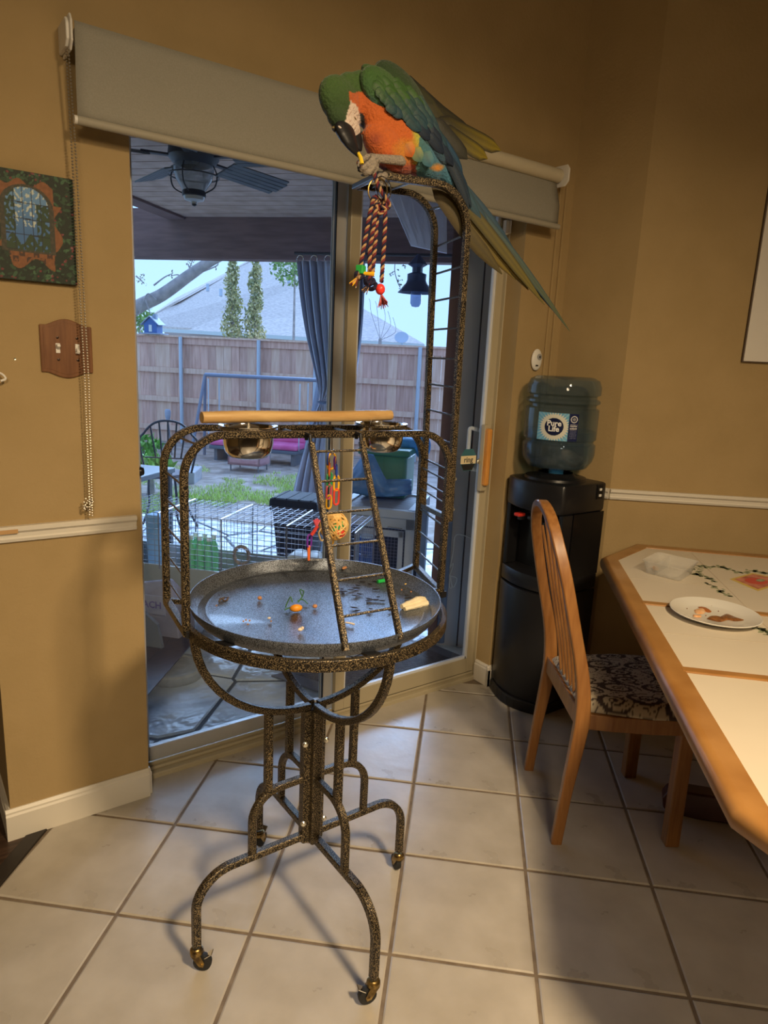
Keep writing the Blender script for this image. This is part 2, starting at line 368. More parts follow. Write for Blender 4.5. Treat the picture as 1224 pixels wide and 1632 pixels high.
# ---------------------------------------------------------------- sliding door
door = thing('door_1', kind='structure')
def fbox(name, boxes, m, parent, bev=.003, label=None):
    mb = MB()
    for lo, hi in boxes: mb.bb(lo, hi)
    return mb.build(name, m, parent, bev=bev, label=label)
fbox('outer_frame', [((.0, .085, 0), (.026, .17, DH)), ((DX1-.004, .085, 0), (1.585, .17, DH)), ((0, .085, 2.10), (1.585, .17, DH+.01))], M_frame, door)
fbox('sill_track', [((0, .075, -.004), (1.56, .175, .018)), ((.02, .098, .018), (1.56, .104, .03)), ((.02, .128, .018), (1.56, .134, .03))], M_frame, door)
fp = MB().bb((.026, .135, .03), (.045, .158, 2.10)).bb((.735, .135, .03), (.79, .158, 2.10)).bb((.045, .135, .03), (.735, .158, .085)).bb((.045, .135, 2.07), (.735, .158, 2.10)).build('fixed_panel', M_frame_g, door, bev=.003)
MB().bb((.045, .144, .085), (.735, .150, 2.07)).build('glass', M_glass, fp)
sp = MB().bb((.783, .103, .03), (.826, .128, 2.10)).bb((1.505, .103, .03), (1.558, .128, 2.10)).bb((.826, .103, .03), (1.505, .128, .10)).bb((.826, .103, 2.07), (1.505, .128, 2.10)).build('sliding_panel', M_frame, door, bev=.003)
MB().bb((.826, .112, .10), (1.505, .118, 2.07)).build('glass', M_glass2, sp)
MB().bb((.826, .106, .10), (.832, .124, 2.07)).bb((1.492, .106, .10), (1.505, .124, 2.07)).bb((.832, .106, .10), (1.5, .124, .112)).build('glazing_bead', mat('pale_bead', (.66, .69, .74), .3), sp, bev=.001)
MB().bb((.735, .125, .085), (.739, .135, 2.07)).build('weather_strip', M_black, door)
MB().bb((1.487, .060, .925), (1.515, .102, 1.175)).build('wooden_pull', mat('orange_wood', (.60, .25, .05), .3, col2=(.68, .31, .07), nscale=8, stretch=(12, 12, 1), coat=.4), sp, bev=.009, label='orange wooden pull handle')
MB().bb((1.482, .08, .90), (1.520, .103, 1.19)).build('pull_plate', M_frame, sp, bev=.003)
mb = MB(); p0 = V((1.40, .19, 1.16)); mb.tube(fillet([V((1.55, .13, 1.155)), V((1.55, .19, 1.155)), V((1.505, .20, 1.165)), V((1.505, .20, .985)), V((1.55, .19, .975)), V((1.55, .13, .975))], .008, 3), .009, 8)
mb.build('outer_handle', M_white, sp, label='white exterior pull handle')
MB().ball((1.478, .098, 1.03), (.012, .006, .012)).build('latch_knob', M_zinc, sp, smooth=True)
o = MB().lathe([(.0, -.02), (.012, -.02), (.015, -.012), (.013, 0), (.009, .004)], (.026, .115, 1.065), 14, axis=(-1, 0, 0)).build('door_bumper', M_black, door, smooth=True)
# contact sensor over the door
sens = thing('door_sensor', 'small white contact sensor stuck high on the right door jamb', 'sensor', (1.545, .07, 1.99))
q = PY(810, 362, .07); sens.location = q
MB().box(q, (.018, .02, .055)).build('sensor_body', M_white, sens, bev=.003); MB().box(q+V((.018, .0, .004)), (.012, .018, .05)).build('sensor_magnet', M_white, sens, bev=.003)
sens.location.y += .012
# security sticker hanging on the glass
sk = thing('security_sticker', 'octagonal security sticker with lettering on the door glass beside the handle', 'sticker', (1.36, .11, 1.075))
cx = PY(746.5, 733, .1105); ocx = cx.x; ocz = cx.z
w2 = .044; h2 = .047; oct_ = [(-w2*.55, -h2), (w2*.55, -h2), (w2, -h2*.38), (w2, h2*.38), (w2*.55, h2), (-w2*.55, h2), (-w2, h2*.38), (-w2, -h2*.38)]
def xzpoly(poly, y0, y1): return MB().slab([V((ocx+a, y0, ocz+b)) for a, b in poly], (0, -1, 0), y0-y1)
def sl(poly, y0, y1): return MB().slab([V((ocx+a, y0, ocz+b)) for a, b in poly], (0, -1, 0), abs(y0-y1))
sl(oct_, .1118, .1108).build('backing', mat('sticker_teal', (.05, .16, .2), .4), sk)
sl([(-w2, -h2*.36), (w2, -h2*.36), (w2, h2*.38), (-w2, h2*.38)], .1108, .1104).build('pale_band', mat('sticker_cream', (.8, .68, .42), .5), sk)
sl([(-w2*.55, -h2*.95), (w2*.55, -h2*.95), (w2*.92, -h2*.40), (-w2*.92, -h2*.40)], .1108, .1104).build('dark_band', mat('sticker_dark', (.02, .02, .02), .5), sk)
text_mesh('ring', .034, .0002, (ocx, .1100, ocz), (1, 0, 0), (0, 0, 1), .0006).build('lettering', mat('sticker_ink', (.06, .07, .07), .5), sk)
# ---------------------------------------------------------------- roller shade with chain
M_shade = mat('shade_fabric', (.29, .275, .225), .9, col2=(.32, .30, .25), nscale=300, bump=.08, bscale=500)
sh = thing('roller_shade', 'grey roller shade pulled partly down over the sliding door', 'shade', (.75, -.05, 2.18))
xs = np.linspace(-.146, 1.640, 46); mb = MB(); rows = 9; vs = []
for i, x in enumerate(xs):
    t = max(0, min(1, (x-.86)/.3)); t = t*t*(3-2*t); yt = -.088*(1-t)-.040*t; yb = -.078
    for k in range(rows):
        u = k/(rows-1); z = 2.207-.212*u-.018*t*(1-u); y = yt+(yb-yt)*min(1, u*1.6)
        vs.append(V((x, y, z)))
n = len(xs); mb.add(vs, [(i*rows+k, i*rows+k+1, (i+1)*rows+k+1, (i+1)*rows+k) for i in range(n-1) for k in range(rows-1)])
fab = mb.build('shade_fabric', M_shade, sh, smooth=True); so = fab.modifiers.new('s', 'SOLIDIFY'); so.thickness = .0012
MB().tube([(-.148, -.0785, 1.990), (1.643, -.0785, 1.990)], .011, 12).build('hem_bar', mat('hem_fabric', (.36, .33, .26), .6), sh, smooth=True)
MB().tube([(-.155, -.0785, 1.990), (-.146, -.0785, 1.990)], .0105, 12).build('hem_cap', M_white, sh, smooth=True)
MB().tube([(.90, -.055, 2.182), (1.645, -.055, 2.182)], .0255, 20).build('roller_tube', mat('roller_tube', (.60, .53, .38), .5), sh, smooth=True)
MB().tube([(-.14, -.055, 2.182), (.905, -.055, 2.182)], .020, 14).build('inner_tube', M_frame_g, sh, smooth=True)
def bracket(x, s):
    mb = MB(); pts = [(-.0015, 2.222), (-.085, 2.222), (-.098, 2.205), (-.098, 2.160), (-.080, 2.142), (-.0015, 2.142)]
    mb.slab([V((x, a, b)) for a, b in pts], (s, 0, 0), .006); mb.slab([V((x+s*.006, a*.9, 2.182+(b-2.182)*.8)) for a, b in pts], (s, 0, 0), .008)
    mb.build('bracket', M_white, sh, bev=.004)
bracket(-.152, -1); bracket(1.655, 1)
mb = MB()
def strand(pts, r=.0029):
    L = 0; pts = [V(p) for p in pts]; out = []
    for a, b in zip(pts[:-1], pts[1:]):
        d = (b-a); n = max(1, int(d.length/.0074))
        for k in range(n): out.append(a+d*(k/n))
    for p in out: mb.ball(p, r, 6, 4)
zb = .972
strand([(-.162, -.060, 2.145), (-.156, -.045, 1.9), (-.150, -.040, 1.35), (-.152, -.035, zb+.01), (-.155, -.034, zb-.005)])
strand([(-.160, -.078, 2.145), (-.150, -.060, 1.9), (-.142, -.048, 1.35), (-.146, -.036, zb), (-.150, -.036, zb-.012)])
for k in range(4): strand([V((-.155-.012*math.cos(a+k), -.028-.003*k, 1.0+.014*math.sin(a)+.004*k)) for a in np.linspace(0, 6.2, 9)])
mb.build('bead_chain', mat('dull_steel', (.42, .38, .32), .35, metal=.8), sh, kind='stuff')
# ---------------------------------------------------------------- bird play stand
SX, SY = .193, -.728
st = thing('play_stand', 'hammered metal bird play stand with round tray, ladders and arches on casters', 'bird stand', (SX, SY, 0))
C0 = V((SX, SY, 0))
dirs = [V((-1, 0, 0)), V((0, -1, 0)), V((1, 0, 0)), V((0, 1, 0))]; ZZ = V((0, 0, 1))
LR = [.305, .300, .296, .300]
for k, d in enumerate(dirs):
    R = LR[k]; s = ZZ.cross(d)
    P = lambda r, z: C0+d*r+ZZ*z
    mb = MB(); mb.tube(fillet([P(.012, .25), P(R, .25), P(R, .068)], .105, 10), .0095, sq=True, h=.0095, upv=s)
    leg = mb.build('leg', M_hammer, st, smooth=True)
    mb = MB(); mb.tube(fillet([P(.012, .415), P(.163, .415), P(.163, .255)], .075, 8), .0085, sq=True, upv=s); mb.build('upper_leg_arch', M_hammer, st, smooth=True)
    MB().tube([P(.122, .405), P(.122, .620)], .0092, sq=True, upv=s).build('upright_bar', M_hammer, st, smooth=True)
    # column quarter: two flat tubes back to back with bolts
    MB().tube([P(.0165, .236), P(.0165, .602)], .0135, sq=True, upv=s).build('column_tube', M_hammer, st, smooth=True)
    # bowl support arc (flat strip tube)
    mb = MB(); A = V((0, 0, .866)); pts = [C0+d*(.012+.288*math.sin(t))+ZZ*(.853-.245*math.cos(t)) for t in np.linspace(0, PI/2, 14)]
    mb.tube(pts, .0085, sq=True, h=.0085, upv=s); mb.build('tray_support', M_hammer, st, smooth=True)
    # caster
    cs = MB().lathe([(.0105, .062), (.0125, .060), (.0125, .056), (.016, .055), (.0165, .048), (.013, .046), (.013, .043)], P(R, 0), 16, capb=True, capt=True).build('caster', M_brass, st, smooth=True)
    a = [2.3, 2.4, 1.35, .6][k]; wd = V((math.cos(a), math.sin(a), 0)) if k != 0 else V((.8, -.6, 0)).normalized()
    if k == 1: wd = V((-.75, .2, 0)).normalized()
    wa = wd.cross(ZZ); wc = P(R, .0225)+wd*.014
    mb = MB(); mb.lathe([(.004, -.008), (.016, -.008), (.0215, -.0065), (.0225, 0), (.0215, .0065), (.016, .008), (.004, .008)], wc, 20, axis=wa, capb=True, capt=True); mb.build('wheel', M_rubber, cs, smooth=True)
    mb = MB()
    for sg in (-1, 1):
        q = [P(R, .047)-wd*.012, P(R, .047)+wd*.012, wc+wd*.007+ZZ*.004, wc+wd*.004-ZZ*.007, wc-wd*.006-ZZ*.005]
        mb.slab([x+wa*(sg*.0105) for x in q], wa*sg, .0016)
    mb.tube([wc-wa*.0135, wc+wa*.0135], .0035, 8); mb.build('fork', M_brass, cs)
    if k in (0, 1, 3):
        mb = MB(); b0 = wc+wd*.012+ZZ*.018
        mb.bar(b0-wd*.006-ZZ*.004, b0+wd*.012+ZZ*.010, .017, .0025, ZZ); mb.build('brake_lever', M_chrome, cs, bev=.0006)
for d in (V((-1, 0, 0)), V((0, -1, 0))):
    s = ZZ.cross(d)
    for z in (.52, .30):
        for side in (1,):
            q = C0+d*.024+s*side*.0+ZZ*z
            q = C0+(V((-.7, -.7, 0)) if d.x else V((.25, -1, 0))).normalized()*.0315+V((-.010 if d.x else .014, .004, 0))+ZZ*z
            MB().lathe([(.0075, 0), (.0075, .003), (.005, .0055), (0, .006)], q, 10, axis=(-.3, -.95, 0)).build('bolt', M_zinc, st, smooth=True)
MB().box(C0+ZZ*.603, (.03, .03, .004)).build('column_cap', M_black, st)
ring = [C0+V((.3035*math.cos(a), .3035*math.sin(a), .8555)) for a in np.linspace(0, 2*PI, 73)[:-1]]
MB().tube(ring, .0065, closed=True, sq=True, h=.0125, upv=(0, 0, 1)).build('support_ring', M_hammer, st, smooth=True)
tr = MB().lathe([(0, .866), (.250, .866), (.256, .869), (.264, .867), (.274, .868), (.2865, .880), (.2915, .897), (.2940, .897), (.2942, .894), (.2885, .876), (.276, .8615), (0, .8615)], C0, 72)
tray = tr.build('tray', M_hammer_dark, st, smooth=True)
for a in (math.radians(200), math.radians(262), math.radians(20), math.radians(100)):
    d = V((math.cos(a), math.sin(a), 0)); MB().bar(C0+d*.272+ZZ*.862, C0+d*.302+ZZ*.8695, .03, .004, ZZ).build('tray_clip', M_black, st)
# arch with rungs
F1 = V((-.118, -.711, 0)); F2 = V((.55, -.761, 0)); B1 = V((-.092, -.507, 0)); B2 = V((.63, -.554, 0))
fd = (F2-F1).normalized(); bd = (B2-B1).normalized(); fn = ZZ.cross(fd)
def line(a, b, z): return V((a.x, a.y, z)), V((b.x, b.y, z))
TR = .0078
fpts = fillet([F1+ZZ*.852, F1+ZZ*1.279, F2+ZZ*1.272, F2+ZZ*.846], .088, 9); bpts = fillet([B1+ZZ*.852, B1+ZZ*1.272, B2+ZZ*1.262, B2+ZZ*.85], .088, 9)
MB().tube(fpts, TR, sq=True, upv=fn).build('front_arch_tube', M_hammer, st, smooth=True)
MB().tube(bpts, TR, sq=True, upv=fn).build('rear_arch_tube', M_hammer, st, smooth=True)
def rung(a, b, r=.0026, nm='rung'): MB().tube([a, b], r, 6).build(nm, M_hammer, st, smooth=True)
for z in (.915, .978, 1.045, 1.112, 1.175): rung(F1+ZZ*z, B1+ZZ*z)
rung(fpts[6], bpts[6])
for z in (.905, .965, 1.03, 1.09, 1.15): rung(F2+ZZ*z, B2+ZZ*z)
MB().tube([F1+ZZ*.856+V((0, -.006, 0)), B1+ZZ*.856], .0085, sq=True, upv=(0, 0, 1)).build('arch_foot', M_hammer, st)
MB().tube([F2+ZZ*.85+V((0, -.006, 0)), B2+ZZ*.855], .0085, sq=True, upv=(0, 0, 1)).build('arch_foot', M_hammer, st)
MB().box(F1+ZZ*.856+V((.004, -.0145, 0)), (.02, .004, .016)).build('end_cap', M_black, st, bev=.001)
MB().box(F2+ZZ*.85+V((.0, -.0145, 0)), (.018, .004, .016)).build('end_cap', M_black, st, bev=.001)
for z in (1.272,):
    for t in (.28, .40, .60): rung(F1.lerp(F2, t)+ZZ*1.274, B1.lerp(B2, t)+ZZ*1.266, .003, 'cross_rod')
# clamp blocks that join arch to ring
for p in (F1, F2, B1, B2):
    q = C0+(V((p.x, p.y, 0))-C0).normalized()*.306+ZZ*.858
    MB().bar(q, V((p.x, p.y, .858)), .014, .012, ZZ).build('arch_bracket', M_hammer, st, bev=.001)
# leaning ladder
la = V((.143, -.772, 1.262)); lb = V((.268, -.781, 1.262)); lc = V((.094, -1.012, .884)); ld = V((.222, -1.020, .884))
lad = MB().tube([la, lc], .0062, sq=True, upv=lb-la).build('ladder_rail', M_hammer, st)
MB().tube([lb, ld], .0062, sq=True, upv=lb-la).build('ladder_rail', M_hammer, st)
for t in (.045, .20, .36, .52, .685, .85): rung(la.lerp(lc, t), lb.lerp(ld, t), .0030, 'ladder_rung')
for p in (la, lb): MB().tube([p-V((0, 0, .012)), p+V((0, .006, .016)), p+V((0, .022, .018)), p+V((0, .022, .004))], .0042, 8).build('ladder_hook', M_black, st, smooth=True)
# tall perch ladder bolted outside the right arch legs
tF = F2+fd*.022; tB = B2+bd*.010
tf0 = F2+fd*.006+V((0, -.0, 0)); sF = F1+fd*.43; sB = B1+bd*.485
fo = V((.012, -.002, 0))
tfp = fillet([F2+fo+ZZ*1.045, V((F2.x+.006, F2.y, 1.845)), V((F1.x+fd.x*.43, F1.y+fd.y*.43, 1.832))], .09, 9)
tbp = fillet([B2+fo+ZZ*1.03, V((B2.x-.004, B2.y, 1.868)), V((B1.x+bd.x*.485, B1.y+bd.y*.485, 1.856))], .09, 9)
MB().tube(tfp, TR, sq=True, upv=fn).build('tall_ladder_rail', M_hammer, st, smooth=True)
MB().tube(tbp, TR, sq=True, upv=fn).build('tall_ladder_rail', M_hammer, st, smooth=True)
for z in (1.11, 1.175, 1.245, 1.315, 1.385, 1.455, 1.53, 1.605, 1.675, 1.745): rung(V((F2.x+.010, F2.y, z)), V((B2.x+.006, B2.y, z)), .0028, 'tall_ladder_rung')
n1 = len(tfp)
for t in (.25, .62): rung(tfp[-1].lerp(tfp[-2], t), tbp[-1].lerp(tbp[-2], t), .0028, 'tall_ladder_rung')
rung(tfp[5], tbp[5], .0028, 'tall_ladder_rung')
MB().bar(tfp[-1]+V((-.004, -.012, 0)), tbp[-1]+V((-.004, .012, 0)), .013, .012, ZZ).build('top_bar', M_black, st, bev=.002)
MB().bar(F2+V((.010, 0, 1.053)), B2+V((.006, 0, 1.04)), .014, .014, ZZ).build('lower_bar', M_hammer, st, bev=.002)
for z in (1.155, 1.075): MB().lathe([(.0055, 0), (.0055, .003), (.002, .006), (0, .006)], V((F2.x+.021, F2.y-.002, z)), 10, axis=(1, -.1, 0)).build('bolt', M_zinc, st, smooth=True)
# wooden perch across the bowls
M_log = mat('peeled_branch', (.46, .27, .10), .42, col2=(.62, .42, .19), nscale=4, stretch=(2, 14, 14), coat=.3)
pts = [V((-.043+.508*t, -.618, 1.3045+.001*math.sin(7*t))) for t in np.linspace(0, 1, 12)]
o = MB().tube(pts, [.0128, .0135, .0138, .0135, .0132, .0132, .0130, .0132, .0135, .0137, .0136, .0128], 18).build('perch', M_log, st, smooth=True, bev=.0)
for x in (.07, .44): MB().tube([V((x, -.612, 1.292)), V((x, -.612, 1.262))], .004, 8).build('perch_bolt', M_zinc, st)
# bowl rings
for x in (.068, .440):
    MB().tube([V((x+.064*math.cos(a), -.615+.064*math.sin(a), 1.2795)) for a in np.linspace(0, 2*PI, 33)[:-1]], .003, 6, closed=True).build('bowl_ring', M_hammer, st, smooth=True)
    for sy in (-1, 1): MB().tube([V((x, -.615+sy*.062, 1.279)), V((x, -.637+.0*x+sy*.098-(0.0), 1.273))], .003, 6).build('ring_arm', M_hammer, st, smooth=True)
def bowl(x, lab):
    t = thing('food_bowl', lab, 'bowl', (x, -.615, 1.21), 'steel bowls under the perch')
    pr = [(0, 0), (.030, .0), (.044, .004), (.053, .016), (.0565, .034), (.0575, .068), (.066, .0725), (.0665, .0745), (.0575, .073), (.0555, .068), (.0545, .034), (.051, .018), (.043, .007), (0, .004)]
    MB().lathe(pr, (x, -.615, 1.211), 36).build('bowl_shell', M_chrome, t, smooth=True)
    return t
bowl(.068, 'steel bowl hung under the left end of the wooden perch'); bowl(.440, 'steel bowl hung under the right end of the wooden perch')
# ---------------------------------------------------------------- hanging chain toy with woven ball
def col(n, c, r=.3): return mat(n, c, r)
Mc = {k: col('toy_'+k, v) for k, v in dict(yellow=(.85, .45, .02), red=(.75, .06, .04), blue=(.03, .08, .45), green=(.03, .35, .12), purple=(.16, .03, .35), orange=(.9, .18, .04), pink=(.7, .1, .15), cream=(.72, .52, .25)).items()}
ct = thing('chain_toy', 'bird toy of coloured plastic links with a woven ball, hung behind the leaning ladder', 'bird toy', (.293, -.62, 1.0))
def clink(c, L, w, r, tilt, m, ax=0, parent=ct, nm='link'):
    R = Euler((0, tilt, ax)).to_matrix(); pts = []
    h = L/2-w/2
    for a in np.linspace(0, PI, 7): pts.append(V((w/2*math.cos(a), 0, h+w/2*math.sin(a))))
    for a in np.linspace(PI, 2*PI, 7): pts.append(V((w/2*math.cos(a), 0, -h+w/2*math.sin(a))))
    return MB().tube([V(c)+R@p for p in pts], r, 8, closed=True).build(nm, m, parent, smooth=True)
def tp(u, v, y=-.62): return PY(u, v, y)
MB().tube([V((.29, -.62, 1.271)), tp(529, 700), tp(529, 716)], .0016, 6).build('hook_wire', M_chrome, ct)
MB().ball(tp(529, 720), .007).build('clip', M_chrome, ct, smooth=True)
clink(tp(528, 735), .040, .020, .0028, .15, Mc['yellow']); clink(tp(523, 731), .030, .016, .0024, .5, Mc['blue'], .9); clink(tp(534, 738), .032, .016, .0024, -.35, Mc['purple'], .8)
clink(tp(525, 748), .032, .015, .0026, .05, Mc['orange'], 1.0); clink(tp(536, 750), .030, .014, .0024, .1, Mc['blue'], 1.2)
clink(tp(525, 764), .034, .015, .0026, 0, Mc['green'], .2); clink(tp(536, 770), .038, .015, .0028, 0, Mc['yellow'], .1)
clink(tp(524, 784), .036, .015, .0026, .05, Mc['pink'], .2); clink(tp(536, 792), .040, .015, .0028, 0, Mc['red'], .1)
clink(tp(524, 800), .034, .015, .0026, 0, Mc['yellow'], .1)
bc = tp(532, 838); BR = .036
mb = MB(); rnd = random.Random(3)
for k in range(26):
    n = V((rnd.gauss(0, 1), rnd.gauss(0, 1), rnd.gauss(0, 1))).normalized(); x, y = frame_of(n); rr = BR*rnd.uniform(.97, 1.0); o_ = rnd.uniform(-.55, .55); q = math.sqrt(1-o_*o_)
    pts = [bc+n*(rr*o_)+(x*math.cos(a)+y*math.sin(a))*(rr*q) for a in np.linspace(0, 2*PI, 25)[:-1]]
    mb.tube(pts, .0026, 5, closed=True)
mb.build('woven_ball', mat('woven_vine', (.72, .40, .10), .6, col2=(.85, .6, .25), nscale=60), ct, smooth=True)
for k, cn in enumerate(('green', 'red', 'red', 'green', 'orange', 'red', 'green')):
    d = V((rnd.uniform(-1, 1), -1, rnd.uniform(-.9, .9))).normalized(); MB().ball(bc+d*BR*.74, .0115, 8, 6).build('bead', Mc[cn], ct, smooth=True)
MB().tube(smoothpts([bc+V((-.03, 0, .01)), tp(512, 842), tp(508, 850), tp(513, 862), bc+V((-.02, 0, -.02))], 5), .0022, 6).build('loop', Mc['cream'], ct, smooth=True)
MB().tube([bc+V((0, -.01, -.03)), tp(531, 862), tp(529, 876)], [.002, .003, .0015], 6).build('tassel', Mc['yellow'], ct, smooth=True)
mb = MB()
for k in range(5): mb.tube([tp(504, 838), tp(500+2.6*k, 826+abs(k-2)*1.5)], [.003, .002], 6)
mb.build('finger_charm', Mc['pink'], ct, smooth=True)
MB().tube([tp(506, 838), tp(500, 848), tp(496, 853)], .0045, 8).build('orange_arm', Mc['red'], ct, smooth=True)
clink(tp(493, 862), .032, .014, .0026, .02, Mc['purple'], .3); MB().tube([tp(492, 870), tp(492, 893)], [.0045, .003], 8).build('orange_pendant', Mc['orange'], ct, smooth=True)
# ---------------------------------------------------------------- rope toy at the ladder tip
rt = thing('rope_toy', 'twisted rope bird toy with knots and coloured beads hanging from the top bar', 'bird toy', PD(603, 300, 1.47))
Dp = 1.455
def rp_(u, v, d=0): return PD(u, v, Dp+d)
M_rope = [mat('rope_tan', (.50, .30, .14), .8, bump=.4, bscale=900), mat('rope_navy', (.014, .012, .04), .8, bump=.4, bscale=900), mat('rope_wine', (.17, .022, .03), .8, bump=.4, bscale=900)]
def rope(name, pts, R=.0042, pitch=.020, parent=rt):
    pts = smoothpts(pts, 8); L = [0]
    for a, b in zip(pts[:-1], pts[1:]): L.append(L[-1]+(b-a).length)
    tot = L[-1]; n = max(6, int(tot/.0016)); P = []
    j = 0
    for i in range(n+1):
        s = tot*i/n
        while j < len(L)-2 and L[j+1] < s: j += 1
        t = (s-L[j])/max(1e-9, L[j+1]-L[j]); P.append(pts[j].lerp(pts[j+1], t))
    x, _ = frame_of(P[1]-P[0])
    g = None
    for q in range(3):
        S = []
        xx = x.copy()
        for i, p in enumerate(P):
            d = (P[min(i+1, n)]-P[max(i-1, 0)]).normalized(); xx = (xx-d*xx.dot(d)).normalized(); y = d.cross(xx); a = 2*PI*(tot*i/n)/pitch+q*2*PI/3
            S.append(p+(xx*math.cos(a)+y*math.sin(a))*R*.55)
        o = MB().tube(S, R*.62, 6).build('strand', M_rope[q], parent, smooth=True)
rope('r', [rp_(601, 312), rp_(592, 330), rp_(584, 370), rp_(577, 410), rp_(575, 424)])
rope('r', [rp_(600, 318), rp_(597, 350, -.004), rp_(590, 395, -.004), rp_(589, 432, -.004)])
rope('r', [rp_(603, 320), rp_(600, 360, .006), rp_(597, 400, .006), rp_(594, 434, .006)])
rope('r', [rp_(612, 316), rp_(614, 345), rp_(612, 390), rp_(608, 450)])
rope('r', [rp_(590, 262, -.01), rp_(597, 278, -.008), rp_(603, 296, -.012), rp_(612, 312, -.012), rp_(617, 322)])
for k, (u, v) in enumerate(((600, 322), (607, 328), (613, 326), (603, 336))):
    c = rp_(u, v); rope('r', [c+RT*(.010*math.cos(a+k))+UP*(.009*math.sin(a+k))+FW*(.006*math.sin(2*a)) for a in np.linspace(0, 5.6, 7)], .0036)
MB().tube([rp_(602, 304)+RT*(.020*math.cos(a))+UP*(.027*math.sin(a)) for a in np.linspace(0, 2*PI, 25)[:-1]], .0017, 6, closed=True).build('metal_ring', M_brass, rt, smooth=True)
MB().tube([rp_(611, 300)+RT*(.016*math.cos(a))+FW*(.012*math.cos(a))+UP*(.024*math.sin(a)) for a in np.linspace(0, 2*PI, 25)[:-1]], .0015, 6, closed=True).build('metal_ring', M_chrome, rt, smooth=True)
MB().box(rp_(575, 430), (.017, .017, .018), Euler((0, .05, .5)).to_matrix()).build('green_bead', mat('green_block', (.03, .40, .08), .5), rt, bev=.002, label='green block bead')
def knot(u, v, r, cols, nm='knot'):
    c = rp_(u, v); 
    for k, cc in enumerate(cols):
        MB().tube([c+(RT*math.cos(a)+UP*math.sin(a)*.8+FW*math.sin(a*2+k)*.5)*r*(1-.15*k) for a in np.linspace(0, 2*PI, 13)[:-1]], r*.55, 7, closed=True).build(nm, cc, rt, smooth=True)
def fray(u, v, du, dv, cols, n=9, L=.022):
    c = rp_(u, v)
    for k, cc in enumerate(cols):
        mb = MB()
        for i in range(n):
            d = (RT*(du+rnd.uniform(-.5, .5))-UP*(dv+rnd.uniform(-.3, .3))+FW*rnd.uniform(-.4, .4)).normalized(); mb.tube([c, c+d*L*.5, c+d*L*rnd.uniform(.8, 1.1)+RT*rnd.uniform(-.002, .002)], [.0022, .0018, .0008], 5)
        mb.build('frayed_end', cc, rt, smooth=True)
knot(573, 439, .008, [M_rope[1], M_rope[0]]); fray(571, 441, -.8, 1, [M_rope[0], M_rope[2], Mc['yellow']], 5)
knot(589, 448, .009, [M_rope[1], M_rope[2], M_rope[1]]); knot(593, 455, .009, [M_rope[1]]); fray(588, 452, -.5, 1, [M_rope[1], M_rope[0]], 6); MB().tube([rp_(579, 436), rp_(597, 437)], [.004, .0055], 8).build('yellow_tuft', Mc['yellow'], rt, smooth=True)
MB().ball(rp_(606, 461), (.0105, .0105, .0115), 14, 10).build('red_bead', mat('red_bead', (.85, .05, .04), .35), rt, smooth=True, label='red round bead')
fray(608, 470, .2, 1, [mat('rope_pink', (.55, .12, .12), .8), M_rope[2]], 9, .027)
# ---------------------------------------------------------------- scraps in the tray
def TZ(u, v, z=.868): return PZ(u, v, z)
def scrap(name, lab, cat, mb, m, smooth=True, bev=0, grp=None):
    o = mb.build(name, m, None, smooth=smooth, bev=bev); return tag(o, lab, cat, grp)
c = TZ(472, 969, .876); pp = thing('orange_pepper', 'small orange pepper with green stem in the middle of the tray', 'pepper', c-V((0, 0, .008)))
MB().ball(c, (.015, .009, .009), 14, 9, Euler((0, 0, -.3)).to_matrix()).build('pepper_body', mat('orange_pepper', (.80, .30, .02), .3), pp, smooth=True)
MB().tube(smoothpts([c+V((-.014, .004, 0)), TZ(462, 968, .872), TZ(454, 972, .870)], 4), .0016, 6).build('stem', mat('green_stem', (.08, .22, .04), .5), pp, smooth=True)
mb = MB()
for pts in ([(455, 968, .870), (459, 958, .885), (463, 951, .898), (466, 960, .885)], [(475, 960, .870), (482, 950, .885), (484, 942, .90)], [(474, 958, .869), (482, 955, .874), (490, 962, .870)], [(484, 942, .898), (478, 940, .899), (482, 952, .88)]):
    mb.tube(smoothpts([TZ(*p) for p in pts], 5), .0013, 5)
scrap('green_sprig', 'curly green herb sprig beside the orange pepper in the tray', 'herb', mb, MATS['green_stem'])
mb = MB(); a0 = TZ(640, 967, .873); a1 = TZ(676, 957, .873); ax = (a1-a0)
mb.tube([a0, a0.lerp(a1, .25), a0.lerp(a1, .5), a0.lerp(a1, .7)+V((0, 0, .002)), a0.lerp(a1, .88), a1], [.006, .0095, .011, .0125, .013, .010], 9); mb.tube([a0+V((0, -.012, -.002)), a0.lerp(a1, .9)+V((.004, -.014, -.001))], [.005, .008], 8)
o = scrap('wood_chunk', 'chewed pale wood chunk by the right rim of the tray', 'wood chew', mb, mat('pale_chew', (.72, .62, .42), .8, bump=.5, bscale=90), False)
scrap('green_clip', 'small green plastic clip near the back of the tray', 'clip', MB().tube([TZ(602, 927, .872), TZ(613, 925, .872)], .005, 8), mat('green_plastic', (.02, .45, .08), .3))
def nutm(u, v, a=.008, b=.005, z=.872): return MB().ball(TZ(u, v, z), (a, b, b*.8), 8, 6, Euler((0, 0, rnd.uniform(-1, 1))).to_matrix())
M_nut = mat('nut_brown', (.48, .22, .09), .6); M_pale = mat('crumb_pale', (.75, .62, .48), .8)
scrap('almond', 'brown almond lying at the back rim of the tray', 'nut', nutm(549, 905, .011, .005, .880), M_nut)
scrap('walnut_piece', 'brown nut bit right of the orange pepper', 'nut', nutm(502, 966, .006, .006), M_nut)
scrap('walnut_piece', 'brown nut bit near the upper left of the tray', 'nut', nutm(414, 953, .005, .006), M_nut)
